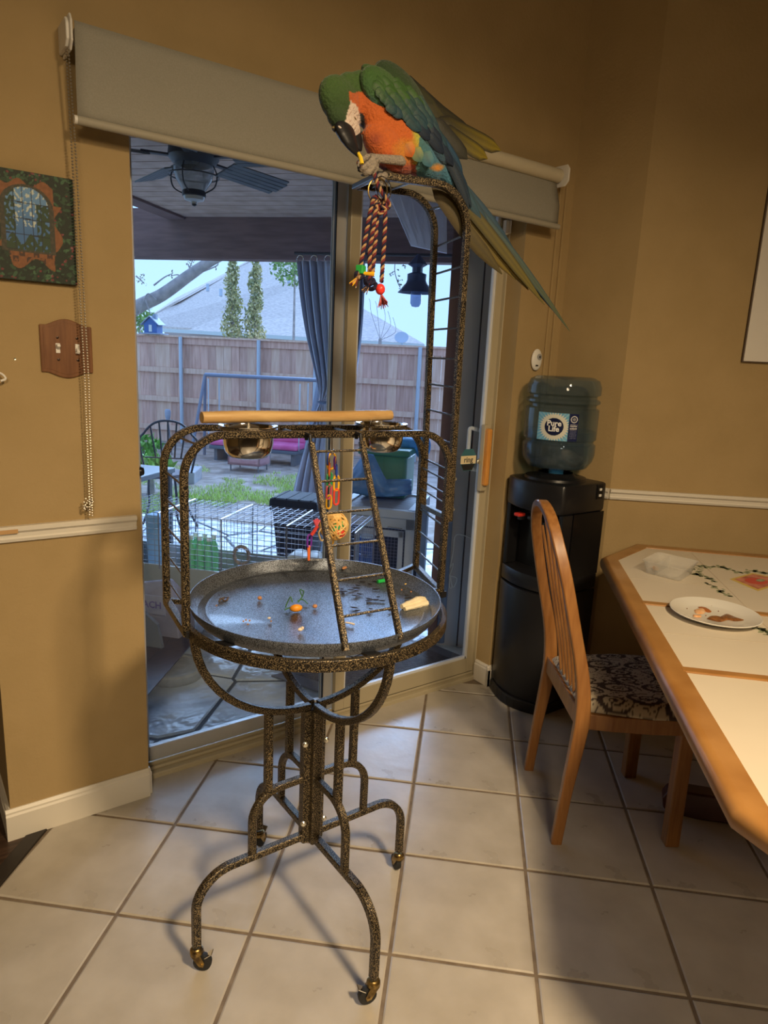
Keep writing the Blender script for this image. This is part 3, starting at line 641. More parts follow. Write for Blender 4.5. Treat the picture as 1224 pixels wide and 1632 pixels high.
scrap('husk', 'dark curled seed husk at the left of the tray', 'husk', MB().tube([TZ(u, v, .870) for u, v in ((349, 958), (353, 954), (358, 958), (362, 956), (364, 952), (357, 953), (350, 955))], .0022, 5), mat('husk_brown', (.13, .08, .04), .8))
scrap('white_crumb', 'white crumb at the front of the tray', 'crumb', nutm(479, 1003, .007, .005).ball(TZ(482, 1001, .875), .004, 6, 4), M_pale)
scrap('tan_crumb', 'tan crumb left of the white crumb', 'crumb', nutm(429, 985, .004, .003), M_pale)
scrap('wood_sliver', 'thin wood sliver under the ladder near the front of the tray', 'wood chew', MB().tube([TZ(551, 992, .870), TZ(558, 993, .871), TZ(565, 995, .870)], .0022, 5), M_pale)
scrap('yellow_seed', 'small yellow seed by the back right rim of the tray', 'seed', nutm(648, 931, .006, .003), mat('yellow_seed', (.8, .55, .15), .6))
mb = MB()
for i in range(34):
    u = rnd.gauss(590, 34); v = rnd.gauss(948, 13)
    if not 520 < u < 660: continue
    p = TZ(u, v, .8695); a = rnd.uniform(-.5, .5); L = rnd.uniform(.003, .012)
    mb.ball(p, (L, rnd.uniform(.002, .004), .0015), 6, 4, Euler((0, 0, a-.6)).to_matrix())
o = scrap('seed_husks', 'dark seed husks scattered over the right half of the tray', 'husks', mb, mat('husk_black', (.025, .022, .025), .5)); o['kind'] = 'stuff'
mb = MB()
for (u, v) in ((392, 988), (388, 990), (398, 989), (345, 965), (360, 920), (640, 940), (655, 943), (432, 990), (395, 995)):
    mb.ball(TZ(u, v, .8695), .0022, 6, 4)
o = scrap('crumbs', 'tiny tan crumbs spread over the left half of the tray', 'crumbs', mb, M_nut); o['kind'] = 'stuff'
# ---------------------------------------------------------------- painting, switch plate, hook, sensor on the left wall
P_print = mat('flat_print', (1, 1, 1), .6, attr='Col'); P_print_g = mat('gloss_print', (1, 1, 1), .25, attr='Col')
rq = random.Random(11)
leafs = [(rq.uniform(0, 1), rq.uniform(0, 1), rq.uniform(.018, .045), rq.uniform(0, 3), rq.uniform(.4, 1.5)) for _ in range(520)]
flow = [(rq.uniform(0, 1), rq.uniform(0, 1), rq.uniform(.012, .026)) for _ in range(95)]
def in_leafy(u, v): return u > .80+.05*math.sin(v*19) or v < .16+.05*math.sin(u*15) or v > .90+.03*math.sin(u*22) or (u < .12+.03*math.sin(v*18)) or (v < .3 and u < .25-.3*(v-.1)) or (v < .3 and u > .74) or (v > .72 and u > .75)
def paint_fn(u, v):
    x = (u-.44)/.31; y0 = .285; ytop = .86; n = mnoise.noise(V((u*30, v*30, 0)))*.5+.5
    spring = .68
    def inside(s):
        a = abs(x)
        if a > s: return False
        if v < y0-(s-.82)*.12: return False
        if v <= spring: return True
        return (a/s)**2.0+((v-spring)/((ytop-spring)*(1+(s-.82)*.7)))**2 < 1
    c = (.20, .08, .03)
    if inside(.82):
        gx = abs(((u-.44)*1.0+.155) % .104-.002) < .007; gy = abs((v-y0+.02*u) % .145-.002) < .006
        k = max(0, min(1, (v-.45)*2.2)); c = (.06+.10*k, .16+.16*k, .38+.16*k)
        if n > .60 and v > .5: c = (.5, .56, .52)
        if (x > .35 and n > .38 and .35 < v < .72) or (x < -.45 and n > .42 and v > .45) or (v < y0+.10+.05*math.sin(u*30) and n > .3): c = (.03, .06, .03)
        if gx or gy: c = (.015, .02, .03)
    elif inside(1.0): c = (.045, .045, .03) if n > .45 else (.07, .06, .04)
    else:
        c = (.17+.10*n, .065+.04*n, .022+.018*n)
        if .17 < v < .27 and (((u*6.2+(1 if v > .22 else .5)) % 1) < .42) and .1 < u < .75 and n > .4: c = (.06, .03, .02)
        if in_leafy(u, v):
            c = (.013, .022, .012)
            for (a, b, r, t, k) in leafs:
                dx = u-a; dy = (v-b)*1.45
                if abs(dx) < r and abs(dy) < r:
                    p = dx*math.cos(t)+dy*math.sin(t); q = -dx*math.sin(t)+dy*math.cos(t)
                    if (p/r)**2+(q/(r*.45))**2 < 1: c = (.026*k*k, .062*k*k, .030*k*k)
            for (a, b, r) in flow:
                if (u-a)**2+((v-b)*1.45)**2 < (r*.75)**2: c = (.16, .03, .035) if n > .35 else (.26, .09, .10)
    return c
pa = thing('garden_painting', 'canvas painting of an arched window framed by ivy and roses, on the left wall', 'painting', (-.25, -.01, 1.73))
Lx, Rx, Bz, Tz = -.352, -.152, 1.600, 1.862
MB().bb((Lx, -.019, Bz), (Rx, -.001, Tz)).build('canvas', mat('dark_canvas', (.03, .03, .02), .7), pa, bev=.001)
painted('painted_face', (Lx+.0005, -.0196, Bz+.0005), (Rx-Lx-.001, 0, 0), (0, 0, Tz-Bz-.001), 120, 150, paint_fn, P_print, pa)
sw = thing('switch_plate', 'shaped wooden double light switch plate below the painting', 'light switch', (-.185, 0, 1.435))
prof = []
for t in np.linspace(0, 1, 17): prof.append((-.250+.131*t, 1.494+.017*math.sin(PI*max(0, min(1, (t-.12)/.76)))**1.2))
for t in np.linspace(0, 1, 17): prof.append((-.119-.131*t, 1.370-.015*math.sin(PI*max(0, min(1, (t-.12)/.76)))**1.2))
MB().slab([V((a, -.001, b)) for a, b in prof], (0, -1, 0), .006).build('plate', M_wood if False else mat('walnut_plate', (.15, .06, .022), .4, col2=(.21, .09, .034), nscale=7, stretch=(14, 14, 1.5)), sw, bev=.0025)
MB().slab([V((-.185+(a+.185)*.88, -.0055, 1.435+(b-1.435)*.88)) for a, b in prof], (0, -1, 0), .0022).build('plate_face', MATS['walnut_plate'], sw, bev=.0012)
for x in (-.207, -.158):
    MB().bb((x-.0055, -.0095, 1.421), (x+.0055, -.005, 1.447)).build('switch_slot', M_white, sw, bev=.001)
    up_ = 1 if x < -.18 else -1
    MB().bar(V((x, -.006, 1.434)), V((x, -.021, 1.434+up_*.009)), .009, .010, (0, 0, 1)).build('toggle', M_white, sw, bev=.002)
    for z in (1.462, 1.404): MB().lathe([(.0038, 0), (.0036, .0012), (0, .002)], (x, -.0075, z), 10, axis=(0, -1, 0)).build('screw', mat('dark_screw', (.05, .03, .02), .4, metal=.6), sw)
hk = PY(2, 598, -.012)
o = top(MB().tube(smoothpts([hk+V((-.02, .01, .012)), hk+V((0, -.006, .004)), hk+V((.008, -.012, -.008)), hk+V((-.004, -.014, -.014))], 5), .003, 8).build('wall_hook', M_white, None, smooth=True), 'small white adhesive hook at the left edge of the wall', 'hook')
o = top(MB().lathe([(.0035, 0), (.003, .0015), (0, .001)], PY(24, 572, 0), 10, axis=(0, -1, 0)).build('wall_anchor', M_zinc, None), 'tiny metal wall anchor left of the switch plate', 'screw')
dv = thing('wall_monitor', 'small white oval monitor with a round lens above the water bottle', 'sensor', (1.666, 0, 1.47)); q = V((1.664, 0, 1.472))
MB().ball(q+V((0, -.010, 0)), (.031, .012, .045), 24, 12).build('casing', M_white, dv, smooth=True)
MB().lathe([(.013, 0), (.013, .0035), (.010, .005)], q+V((.003, -.020, .012)), 18, axis=(0, -1, 0), capt=True).build('lens_ring', mat('grey_plastic', (.33, .33, .33), .4), dv, smooth=True)
MB().ball(q+V((.003, -.0245, .012)), (.005, .003, .005), 10, 6).build('lens', M_black, dv, smooth=True)
MB().box(q+V((-.006, -.0205, -.024)), (.014, .003, .006)).build('speaker_slot', M_black, dv, bev=.001)
# framed white board on the right wall
def RWp(d, z, o_=0): p = RW0+RWD*d-RWN*o_; return V((p.x, p.y, z))
wb = thing('white_board', 'blank white board with dark edge, cut off on the right wall', 'board')
d0 = (PN(1180, 577, RWp(0, 0), (*RWN, 0))-RWp(0, 0)); dd = V((d0.x, d0.y)).dot(RWD); zb0 = PN(1182, 577, RWp(0, 0), (*RWN, 0)).z
wb.location = RWp(dd+.3, zb0)
def rbox(a, b, z0, z1, o0, o1): return MB().prism([RWp(a, 0, o0).to_2d(), RWp(b, 0, o0).to_2d(), RWp(b, 0, o1).to_2d(), RWp(a, 0, o1).to_2d()], z0, z1)
rbox(dd, dd+.95, zb0, zb0+.70, .001, .014).build('backing', mat('board_edge', (.09, .06, .04), .6), wb)
rbox(dd+.004, dd+.946, zb0+.004, zb0+.696, .012, .019).build('face', mat('board_white', (.70, .66, .60), .5), wb, bev=.001)
# ---------------------------------------------------------------- water cooler and bottle
cool = thing('water_cooler', 'black free-standing water cooler in the corner right of the door', 'water cooler', (1.655, -.18, 0))
x0, x1, y0, y1 = 1.515, 1.800, -.335, -.028
def cprof(x0_, bow, n=9): return [(x1, y0), (x1, y1)]+[(x0_+.02-bow*math.sin(PI*t)+(.0 if 0 < t < 1 else 0), y1+(y0-y1)*t) for t in np.linspace(0, 1, n)]
MB().prism(cprof(x0, .055), .0, .05).build('plinth', M_black, cool, bev=.006)
MB().prism(cprof(x0+.006, .050), .05, .53).build('lower_body', M_black, cool, smooth=True, bev=.005)
MB().prism(cprof(x0+.008, .040), .535, .60).build('drip_tray', M_black, cool, smooth=True, bev=.006)
MB().prism(cprof(x0+.075, .0), .60, .87).build('tap_recess', mat('black_gloss', (.006, .006, .007), .2), cool)
MB().bb((x0+.03, y0, .60), (x0+.09, y0+.022, .87)).build('side_cheek', M_black, cool, bev=.004); MB().bb((x0+.03, y1-.022, .60), (x0+.09, y1, .87)).build('side_cheek', M_black, cool, bev=.004)
MB().prism(cprof(x0+.004, .050), .87, .992).build('upper_body', M_black, cool, smooth=True, bev=.012)
MB().lathe([(.128, .990), (.125, 1.002), (.085, 1.006), (.07, 1.020)], (1.657, -.180, 0), 30).build('bottle_collar', M_black, cool, smooth=True)
for yy, nm, c in ((-.13, 'hot_tap', mat('red_tap', (.62, .04, .025), .35)), (-.205, 'cold_tap', M_black)):
    t = MB().bb((x0+.0, yy-.010, .815), (x0+.08, yy+.010, .835)).build(nm, M_black, cool, bev=.003)
    MB().bb((x0-.018, yy-.015, .832), (x0+.022, yy+.015, .846)).build('tap_lever', c, t, bev=.004)
sp_ = MB().bb((1.738, y0-.003, .925), (1.775, y0+.001, .985)).build('switch_panel', MATS['black_gloss'], cool, bev=.001)
for z in (.940, .965): MB().bb((1.750, y0-.007, z-.005), (1.762, y0-.002, z+.005)).build('rocker', M_white, sp_, bev=.001)
M_pet = glassmat('bottle_plastic', (.56, .66, .74), rough=.06, haze=(.36, .44, .52), hz=.15)
M_water = glassmat('bottle_water', (.66, .78, .86), rough=.03, haze=(.35, .45, .50), hz=.10)
bt = thing('water_bottle', 'large clear water bottle with blue label upside down on the cooler', 'bottle', (1.657, -.180, 1.02))
BC = V((1.657, -.180, 0)); RB = .147
pr = [(.028, 1.012), (.030, 1.03), (.075, 1.034), (.120, 1.045), (RB-.006, 1.075), (RB, 1.10), (RB, 1.14), (RB-.011, 1.148), (RB-.011, 1.155), (RB, 1.163), (RB, 1.283), (RB-.013, 1.290), (RB-.013, 1.300), (RB+.001, 1.308), (RB+.001, 1.318), (RB-.013, 1.326), (RB-.013, 1.335), (RB, 1.342), (RB, 1.372), (RB-.010, 1.398), (RB-.035, 1.410), (.05, 1.406), (.0, 1.395)]
MB().lathe(pr, BC, 48).build('bottle_shell', M_pet, bt, smooth=True)
prw = [(0, 1.036), (.074, 1.037), (.118, 1.048), (RB-.010, 1.078), (RB-.004, 1.10), (RB-.004, 1.14), (RB-.010, 1.150), (RB-.004, 1.163), (RB-.004, 1.196), (0, 1.196)]
MB().lathe(prw, BC, 40).build('water', M_water, bt, smooth=True)
MB().lathe([(.03, 1.005), (.031, 1.028)], BC, 20).build('bottle_neck', mat('blue_cap', (.1, .35, .6), .4), bt)
def label_fn(u, v):
    # u across 0..1, v up 0..1 ; aspect about 1.47
    if u > .765:
        c = (.012, .018, .07); du = (u-.89)*1.47; dv_ = v-.80
        r = math.hypot(du, dv_)
        if .095 < r < .125: c = (.6, .6, .6)
        if r < .06 and int((u+v)*90) % 2: c = (.5, .5, .5)
        if .80 < u < .975:
            if .42 < v < .62 and int(v*42) % 3 != 0: c = (.55, .55, .56) if mnoise.noise(V((u*90, v*42, 0))) > -.25 else c
            if .08 < v < .38 and int(v*48) % 2: c = (.14, .16, .26) if mnoise.noise(V((u*120, v*48, 0))) > -.1 else c
        return c
    du = (u-.42)*1.47*.95; dv_ = (v-.5); r = math.hypot(du, dv_); a = math.atan2(dv_, du)
    if r < .32: return (.010, .014, .055)
    k = mnoise.noise(V((math.cos(a)*7, math.sin(a)*7, r*2)))*.5+.5; ray_ = .5+.5*math.sin(a*34)
    edge = .44+.08*ray_
    if r < edge: return (.62, .62, .55)
    return (.12+.22*k*ray_, .36+.2*k*ray_, .55+.1*k)
lc = PN(877, 681, BC, (-.7, -.72, 0)); va = math.atan2(CAM.y-BC.y, CAM.x-BC.x)
def lang(u): 
    # angle on the cylinder seen at pixel column u
    d = ray(u, 681); dx, dy = d.x, d.y; ox, oy = CAM.x-BC.x, CAM.y-BC.y; A = dx*dx+dy*dy; B = 2*(ox*dx+oy*dy); Cc = ox*ox+oy*oy-(RB+.001)**2; t = (-B-math.sqrt(B*B-4*A*Cc))/(2*A); return math.atan2(oy+dy*t, ox+dx*t), CAM.z+d.z*t
aL, zL = lang(857); aR, zR = lang(921)
zc = PN(880, 680, V((BC.x-.1, BC.y-.1, 0)), (-.7, -.72, 0)).z; lh = .108; z0 = zc-lh/2
def lb(u, v): a = aL+(aR-aL)*u; return V((BC.x+(RB+.0012)*math.cos(a), BC.y+(RB+.0012)*math.sin(a), z0+lh*v))
lab = painted('bottle_label', (0, 0, 0), (1, 0, 0), (0, 1, 0), 150, 90, label_fn, P_print_g, bt, bend=lb)
def wraptext(s, size, u0, v0, bold, m):
    t = text_mesh(s, size, .00015, (0, 0, 0), (1, 0, 0), (0, 1, 0), bold); W_ = abs(aR-aL)*RB
    t.v = [ (lambda a, z, rr: V((BC.x+rr*math.cos(a), BC.y+rr*math.sin(a), z)))(aL+(aR-aL)*(u0+p.x/W_), z0+lh*v0+p.y, RB+.0018+p.z) for p in t.v]
    t.build('label_text', m, lab)
M_ink = mat('white_ink', (.8, .8, .8), .5)
wraptext('Pure', .030, .42, .62, .0008, M_ink); wraptext('Life', .030, .42, .42, .0008, M_ink)
# ---------------------------------------------------------------- dining chair
ch = thing('dining_chair', 'oak bow-back dining chair with scroll-patterned seat, pushed under the table', 'chair', (1.10, -.74, 0))
e = V((.82, -.572, 0)).normalized(); l = V((.572, .82, 0)).normalized(); rc = V((1.10, -.74, 0))
def CP(a, b, z): return rc+e*a+l*b+ZZ*z
def legrail(side):
    s = .19*side; w = .02
    return s
# bow: continues from rear legs up and over
pts = [CP(-.01, .197, .0), CP(.004, .196, .18), CP(.022, .195, .36), CP(.026, .194, .44), CP(.012, .196, .56), CP(-.028, .193, .72), CP(-.060, .178, .85), CP(-.083, .145, .94), CP(-.098, .085, 1.01), CP(-.104, 0, 1.036)]
pts = pts+[rc+e*((p-rc).dot(e))-l*((p-rc).dot(l))+ZZ*p.z for p in pts[-2::-1]]
sp2 = smoothpts(pts, 5)
mb = MB(); n = len(sp2); vs = []; 
for i, p in enumerate(sp2):
    d = (sp2[min(i+1, n-1)]-sp2[max(i-1, 0)]).normalized(); fw = (e-d*e.dot(d)).normalized(); s = d.cross(fw); t = min(1, p.z/.45); hw = .0105+.003*(1-min(1, abs(p.z-.42)/.4)); hd = .0165+.006*(1-min(1, abs(p.z-.42)/.25)); q = .003
    for a, b in ((-1, -1), (1, -1), (1, 1), (-1, 1)):
        vs.append(p+s*(a*(hw-q))+fw*(b*hd)); vs.append(p+s*(a*hw)+fw*(b*(hd-q)))
order = [0, 1, 1, 0, 0, 1, 1, 0]; ring_ = [0, 2, 3, 5, 4, 6, 7, 1]
fs = []
for i in range(n-1):
    for j in range(8): fs.append((i*8+ring_[j], i*8+ring_[(j+1) % 8], (i+1)*8+ring_[(j+1) % 8], (i+1)*8+ring_[j]))
fs.append(tuple(ring_)); fs.append(tuple((n-1)*8+r for r in ring_)[::-1]); mb.add(vs, fs); mb.build('back_bow', M_wood, ch, smooth=True)
for k, b in enumerate((-.112, -.064, -.016, .032, .080)):
    tz = 1.022-.9*(abs(b)/.197)**2*.30-.01*abs(b)*10; 
    pp = smoothpts([CP(.028, b*.80, .455), CP(.004, b*.85, .60), CP(-.038, b*.93, .78), CP(-.07-.018*(1-abs(b)/.15), b, tz-.02)], 5)
    MB().tube(pp, [.0042+.0016*math.sin(PI*i/(len(pp)-1)) for i in range(len(pp))], 8).build('spindle', M_wood, ch, smooth=True)
for s in (-1, 1):
    MB().bar(CP(.355, s*.182, 0), CP(.352, s*.182, .40), .040, .044, e).build('front_leg', M_wood, ch, bev=.004)
    mb = MB(); rim = [(.03, .182), (.12, .196), (.24, .205), (.36, .205), (.36, .185), (.24, .185), (.12, .176), (.03, .165)]
    mb.prism([(rc+e*a+l*(s*b)).to_2d() for a, b in rim], .385, .435); mb.build('side_rail', M_wood, ch, bev=.003)
MB().bar(CP(.372, -.2, .41), CP(.372, .2, .41), .022, .05, ZZ).build('front_rail', M_wood, ch, bev=.003)
MB().bar(CP(.022, -.185, .425), CP(.022, .185, .425), .022, .06, ZZ).build('back_rail', M_wood, ch, bev=.003)
mb = MB(); NS = 34; vs = []; cs = []
def scroll(u, v):
    """damask scrolls on the seat cloth"""
    c = (.50, .43, .32); k = 0
    uu = abs(u-.5)*2; 
    for (cx_, cy, r0, tw, sg) in SCR:
        dx = uu-cx_; dy = v-cy; r = math.hypot(dx, dy)
        if r < r0:
            a = math.atan2(dy, dx)*sg; ph = (a/(2*PI)+tw-math.log(max(r, .012)/r0)*.95) % 1
            if ph < .42*(.35+.65*r/r0)+.10: k = 1
            if r < .018: k = 1
    if k == 0:
        q = mnoise.noise(V((uu*11+2*math.sin(v*9), v*11+2*math.sin(uu*8), 3.3)))
        if abs(q) < .045: k = 1
        if q > .42: k = 1
    return (.055, .035, .032) if k else c
SCR = [(.22, .18, .15, .1, 1), (.60, .13, .13, .5, -1), (.86, .30, .14, .2, 1), (.45, .40, .17, .7, -1), (.14, .52, .13, .3, 1), (.74, .56, .16, .9, -1), (.36, .72, .15, .15, 1), (.08, .85, .12, .6, -1), (.64, .86, .14, .35, 1), (.92, .78, .12, .8, -1)]
ns = 96
def seatpt(u, v):
    a = .0+.395*v; hwid = .165+.045*min(1, v*1.8)-.012*max(0, v-.75)*4
    if v > .93: hwid -= (v-.93)*.25
    b = (u-.5)*2*hwid; edge = min(min(u, 1-u)*2, min(v+.0, 1-v)*2*1.1); dome = 1-(1-min(1, edge/.22))**2.4
    z = .437+.040*dome
    return CP(a+.012, b, z)
seat = painted('seat_cushion', (0, 0, 0), (1, 0, 0), (0, 1, 0), ns, ns, scroll, mat('seat_cloth', (1, 1, 1), .75, attr='Col', bump=.1, bscale=700), ch, bend=seatpt)
for p in seat.data.polygons: p.use_smooth = True
so = seat.modifiers.new('s', 'SOLIDIFY'); so.thickness = .012; so.offset = -1 if seat.data.polygons[0].normal.z > 0 else 1
MB().prism([(rc+e*a+l*b).to_2d() for a, b in ((.03, -.16), (.37, -.19), (.37, .19), (.03, .16))], .425, .437).build('seat_board', M_wood, ch)
# ---------------------------------------------------------------- dining table
tb = thing('dining_table', 'oak dining table with clipped corners and cream laminate inserts', 'table', (1.38, -1.46, 0))
TA = V((.464, -1.614)); TB_ = V((1.530, -.541)); TC = V((1.837, -.474)); ed = (TB_-TA).normalized(); fd2 = V((.7071*.99, -.719)).normalized(); fd2 = V((ed.y, -ed.x))
Wf = .80
TD = TC+fd2*Wf; 
mid = (TA+TB_)/2; cl = (TC-TB_); a_ = cl.dot(ed); b_ = cl.dot(fd2)
TH = TA-ed*a_+fd2*b_; TG = TH+fd2*Wf; TE = TD+fd2*b_-ed*a_; TF = TG+fd2*b_+ed*a_
outer = [TA, TB_, TC, TD, TE, TF, TG, TH]
cen = sum(outer, V((0, 0)))/8
def inset(poly, d):
    out = []; n = len(poly)
    for i in range(n):
        p0, p1, p2 = poly[i-1], poly[i], poly[(i+1) % n]; a = (p1-p0).normalized(); b = (p2-p1).normalized(); na = V((a.y, -a.x)); nb = V((b.y, -b.x))
        if na.dot(cen-p1) < 0: na = -na; nb = -nb
        m = (na+nb); m = m/m.dot(na); out.append(p1+m*d)
    return out
TT = .762; loops = [(0.012, TT-.044), (0.0, TT-.036), (-.002, TT-.020), (.002, TT-.008), (.010, TT-.001), (.022, TT), (.058, TT-.0005), (.060, TT-.004)]
mb = MB(); vs = []
for d, z in loops: vs += [V((*p, z)) for p in inset(outer, d)]
k = 8; mb.add(vs, [(i*k+j, i*k+(j+1) % k, (i+1)*k+(j+1) % k, (i+1)*k+j) for i in range(len(loops)-1) for j in range(k)])
mb.build('table_rim', mat('table_oak', (.27, .118, .028), .30, col2=(.40, .20, .06), nscale=9, ndet=9, nlo=.3, nhi=.75, coat=.35), tb, smooth=True)
M_toak = MATS['table_oak']
inn = inset(outer, .057); MB().prism([tuple(p) for p in inn], TT-.05, TT-.012).build('top_core', M_toak, tb)
# dividers run across the table
o1 = (V((1.179, -.885))-TB_).dot(-ed); dA = TB_+(-ed)*o1; dvd = []
def cross(c0): # from left inner edge to right inner edge at distance c0 along -ed from TB_
    return TB_-ed*c0+fd2*.05, TB_-ed*c0+fd2*(Wf+2*b_-.05)
def eddist(p): return (TB_-V((p[0], p[1]))).dot(ed)
c1 = eddist((1.179, -.885)); c2 = eddist((.884, -1.262)); print('dividers', c1, c2, 'len', (TB_-TA).length, 'ab', a_, b_)
M_lam = mat('cream_laminate', (.60, .53, .42), .42, col2=(.63, .56, .45), nscale=3)
cuts = [c1, c2, c2+(c2-c1)]
for c0 in cuts[:2]:
    p, q = cross(c0); MB().bar(V((*p, TT-.008)), V((*q, TT-.008)), .028, .017, ZZ).build('divider', M_toak, tb, bev=.003)
def band(lo, hi):
    poly = inset(outer, .0585); P = []
    poly = [V(p) for p in poly]; r = clip(poly, tuple(-ed), (-ed).dot(TB_)+hi); r = clip(r, tuple(ed), ed.dot(TB_)-lo); return r
def addpanel(lo, hi):
    r = band(lo, hi); MB().prism([tuple(p) for p in r], TT-.014, TT-.0035).build('laminate_panel', M_lam, tb, bev=.001)
addpanel(-1, c1-.014); addpanel(c1+.014, c2-.014); addpanel(c2+.014, 9)
# grooves of the laminate squares
mb = MB()
for (lo, hi) in ((-.4, c1-.014), (c1+.014, c2-.014), (c2+.014, c2+.40)):
    for s in (.34, .68): mb.bar(V((*(TB_-ed*max(lo, -.19)+fd2*(s+.03)), TT-.00335)), V((*(TB_-ed*hi+fd2*(s+.03)), TT-.00335)), .0022, .0006, ZZ)
mb.bar(V((*(TB_-ed*(c1*.48)+fd2*.062), TT-.00335)), V((*(TB_-ed*(c1*.48)+fd2*1.0), TT-.00335)), .0022, .0006, ZZ)
mb.bar(V((*(TB_-ed*((c1+c2)/2)+fd2*.062), TT-.00335)), V((*(TB_-ed*((c1+c2)/2)+fd2*1.0), TT-.00335)), .0022, .0006, ZZ)
mb.build('panel_seam', mat('seam_tan', (.50, .42, .32), .6), tb)
# ivy wreath printed on the laminate
M_ivy = mat('ivy_green', (.17, .20, .10), .5, col2=(.34, .36, .24), nscale=80)
mb = MB(); zt = TT-.0033; ri = random.Random(5)
path = [(1108, 917), (1112, 908), (1120, 903), (1133, 905), (1148, 903), (1160, 906), (1172, 911), (1186, 912), (1200, 909), (1215, 913), (1224, 915), (1236, 925)]
path2 = [(1110, 914), (1120, 918), (1130, 922), (1138, 926)]; path3 = [(1132, 931), (1142, 937), (1150, 943), (1162, 949)]; path4 = [(1190, 998), (1210, 1001), (1220, 1008), (1232, 1014)]
def leaf(p, a, s):
    q = [(-1, 0), (-.5, .45), (0, .55), (.5, .40), (1, 0), (.5, -.4), (0, -.55), (-.5, -.45)]; cs_, sn = math.cos(a), math.sin(a)
    mb.prism([(p.x+(x*cs_-y*sn)*s, p.y+(x*sn+y*cs_)*s) for x, y in q], zt-.0002, zt+.0003)
for pth in (path, path2, path3, path4):
    P = smoothpts([PZ(u, v, zt) for u, v in pth], 4)
    for a_p, b_p in zip(P[:-1], P[1:]): mb.bar(a_p, b_p, .0018, .0004, ZZ)
    for p in P:
        for k in range(2): leaf(p+V((ri.uniform(-.014, .014), ri.uniform(-.014, .014), 0)), ri.uniform(0, 6.28), ri.uniform(.007, .013))
mb.build('ivy_print', M_ivy, tb, kind='stuff')
q = [PZ(1163, 923, zt), PZ(1199, 913.5, zt), PZ(1260, 926, zt), PZ(1208, 942, zt)]
MB().slab(q, ZZ, .0006).build('print_border', mat('print_yellow', (.58, .42, .10), .5), tb)
qc = sum(q, V((0, 0, 0)))/4
MB().slab([qc+(x-qc)*.84+ZZ*.0006 for x in q], ZZ, .0004).build('print_ground', mat('print_blush', (.58, .24, .16), .5, col2=(.36, .10, .06), nscale=25), tb)
MB().prism([(qc.x+.045*math.cos(a)-.01, qc.y+.033*math.sin(a)) for a in np.linspace(0, 6.28, 14)[:-1]], zt+.001, zt+.0014).build('print_fruit', mat('print_red', (.50, .07, .05), .5), tb)
MB().prism([(qc.x+.022*math.cos(a)+.012, qc.y+.012*math.sin(a)-.004) for a in np.linspace(0, 6.28, 10)[:-1]], zt+.0014, zt+.0018).build('print_leaf', M_ivy, tb)
# dark pedestal with curved feet
M_ped = mat('dark_mahogany', (.06, .018, .012), .35, col2=(.10, .03, .02), nscale=6)
pc = V((1.95, -1.55)); pc = V((cen.x+.1, cen.y+.1))
f0 = PZ(1060, 1290, .0); f1 = V((cen.x, cen.y, 0)); dirf = (V((1.584, -1.215, 0))-V((1.414, -.974, 0))).normalized()
fo_ = V((1.445, -.985, 0)); nn = V((-dirf.y, dirf.x, 0)); prof = [(0, .0), (-.018, .015), (-.024, .050), (-.010, .078), (.03, .090), (.14, .098), (.26, .115), (.40, .15), (.55, .19), (.55, .06), (.40, .035), (.24, .018), (.12, .004), (.09, .0)]
MB().slab([fo_+dirf*a+ZZ*b-nn*.03 for a, b in prof], nn, .06).build('pedestal_foot', M_ped, tb, bev=.006)
far = fo_+dirf*1.0
MB().slab([far-dirf*a+ZZ*b-nn*.03 for a, b in prof], nn, .06).build('pedestal_foot', M_ped, tb, bev=.006)
cc_ = fo_+dirf*.5; MB().lathe([(.09, .08), (.10, .12), (.07, .18), (.055, .30), (.08, .45), (.10, .55), (.07, .64), (.13, .712)], (cc_.x, cc_.y, 0), 24).build('pedestal_column', M_ped, tb, smooth=True)
# plate with leftovers
pl = PZ(1140, 972, TT+.008); pc_ = (PZ(1066, 968, TT+.012)+PZ(1215, 985, TT+.012))/2; pr_ = (PZ(1066, 968, TT+.012)-PZ(1215, 985, TT+.012)).length/2*.98
PB = V((pc_.x, pc_.y, TT-.003)); plt = thing('dinner_plate', 'round white plate with sauce and food scraps on the table', 'plate', PB)
R_ = pr_; MB().lathe([(0, .003), (R_*.55, .003), (R_*.60, .0), (R_*.64, .0), (R_*.68, .004), (R_*.98, .016), (R_, .0185), (R_*.985, .020), (R_*.68, .0085), (R_*.62, .006), (0, .006)], PB, 56).build('plate_dish', mat('plate_ceramic', (.66, .64, .58), .18, coat=.3), plt, smooth=True)
def PPp(u, v): return PZ(u, v, TT+.004)
fs_ = thing('food_leftovers', 'brown and orange sauce smears with pastry bits on the plate', 'food', PPp(1150, 978))
def smear(pts, m, h=.003):
    P = [PPp(*p) for p in pts]; mb = MB(); c = sum(P, V((0, 0, 0)))/len(P); n = len(P); rg = [V((p.x, p.y, TT+.0035)) for p in smoothpts(P+[P[0]], 4)[:-1]]; k = len(rg)
    in_ = [c+(p-c)*.72+ZZ*h*(.5+.5*ri.random()) for p in rg]; mb.add(rg+in_+[c+ZZ*h], [(i, (i+1) % k, k+(i+1) % k, k+i) for i in range(k)]+[(k+i, k+(i+1) % k, 2*k) for i in range(k)]); return mb
smear([(1126, 986), (1134, 981), (1146, 983), (1158, 978), (1172, 983), (1186, 988), (1172, 990), (1160, 988), (1148, 991), (1136, 989)], 0).build('brown_sauce', mat('brown_sauce', (.13, .045, .012), .25, col2=(.30, .12, .035), nscale=70), fs_, smooth=True)
smear([(1106, 972), (1114, 970), (1124, 972), (1122, 978), (1110, 978)], 0, .005).build('orange_bit', mat('orange_bit', (.70, .33, .12), .4, col2=(.75, .5, .3), nscale=60), fs_, smooth=True)
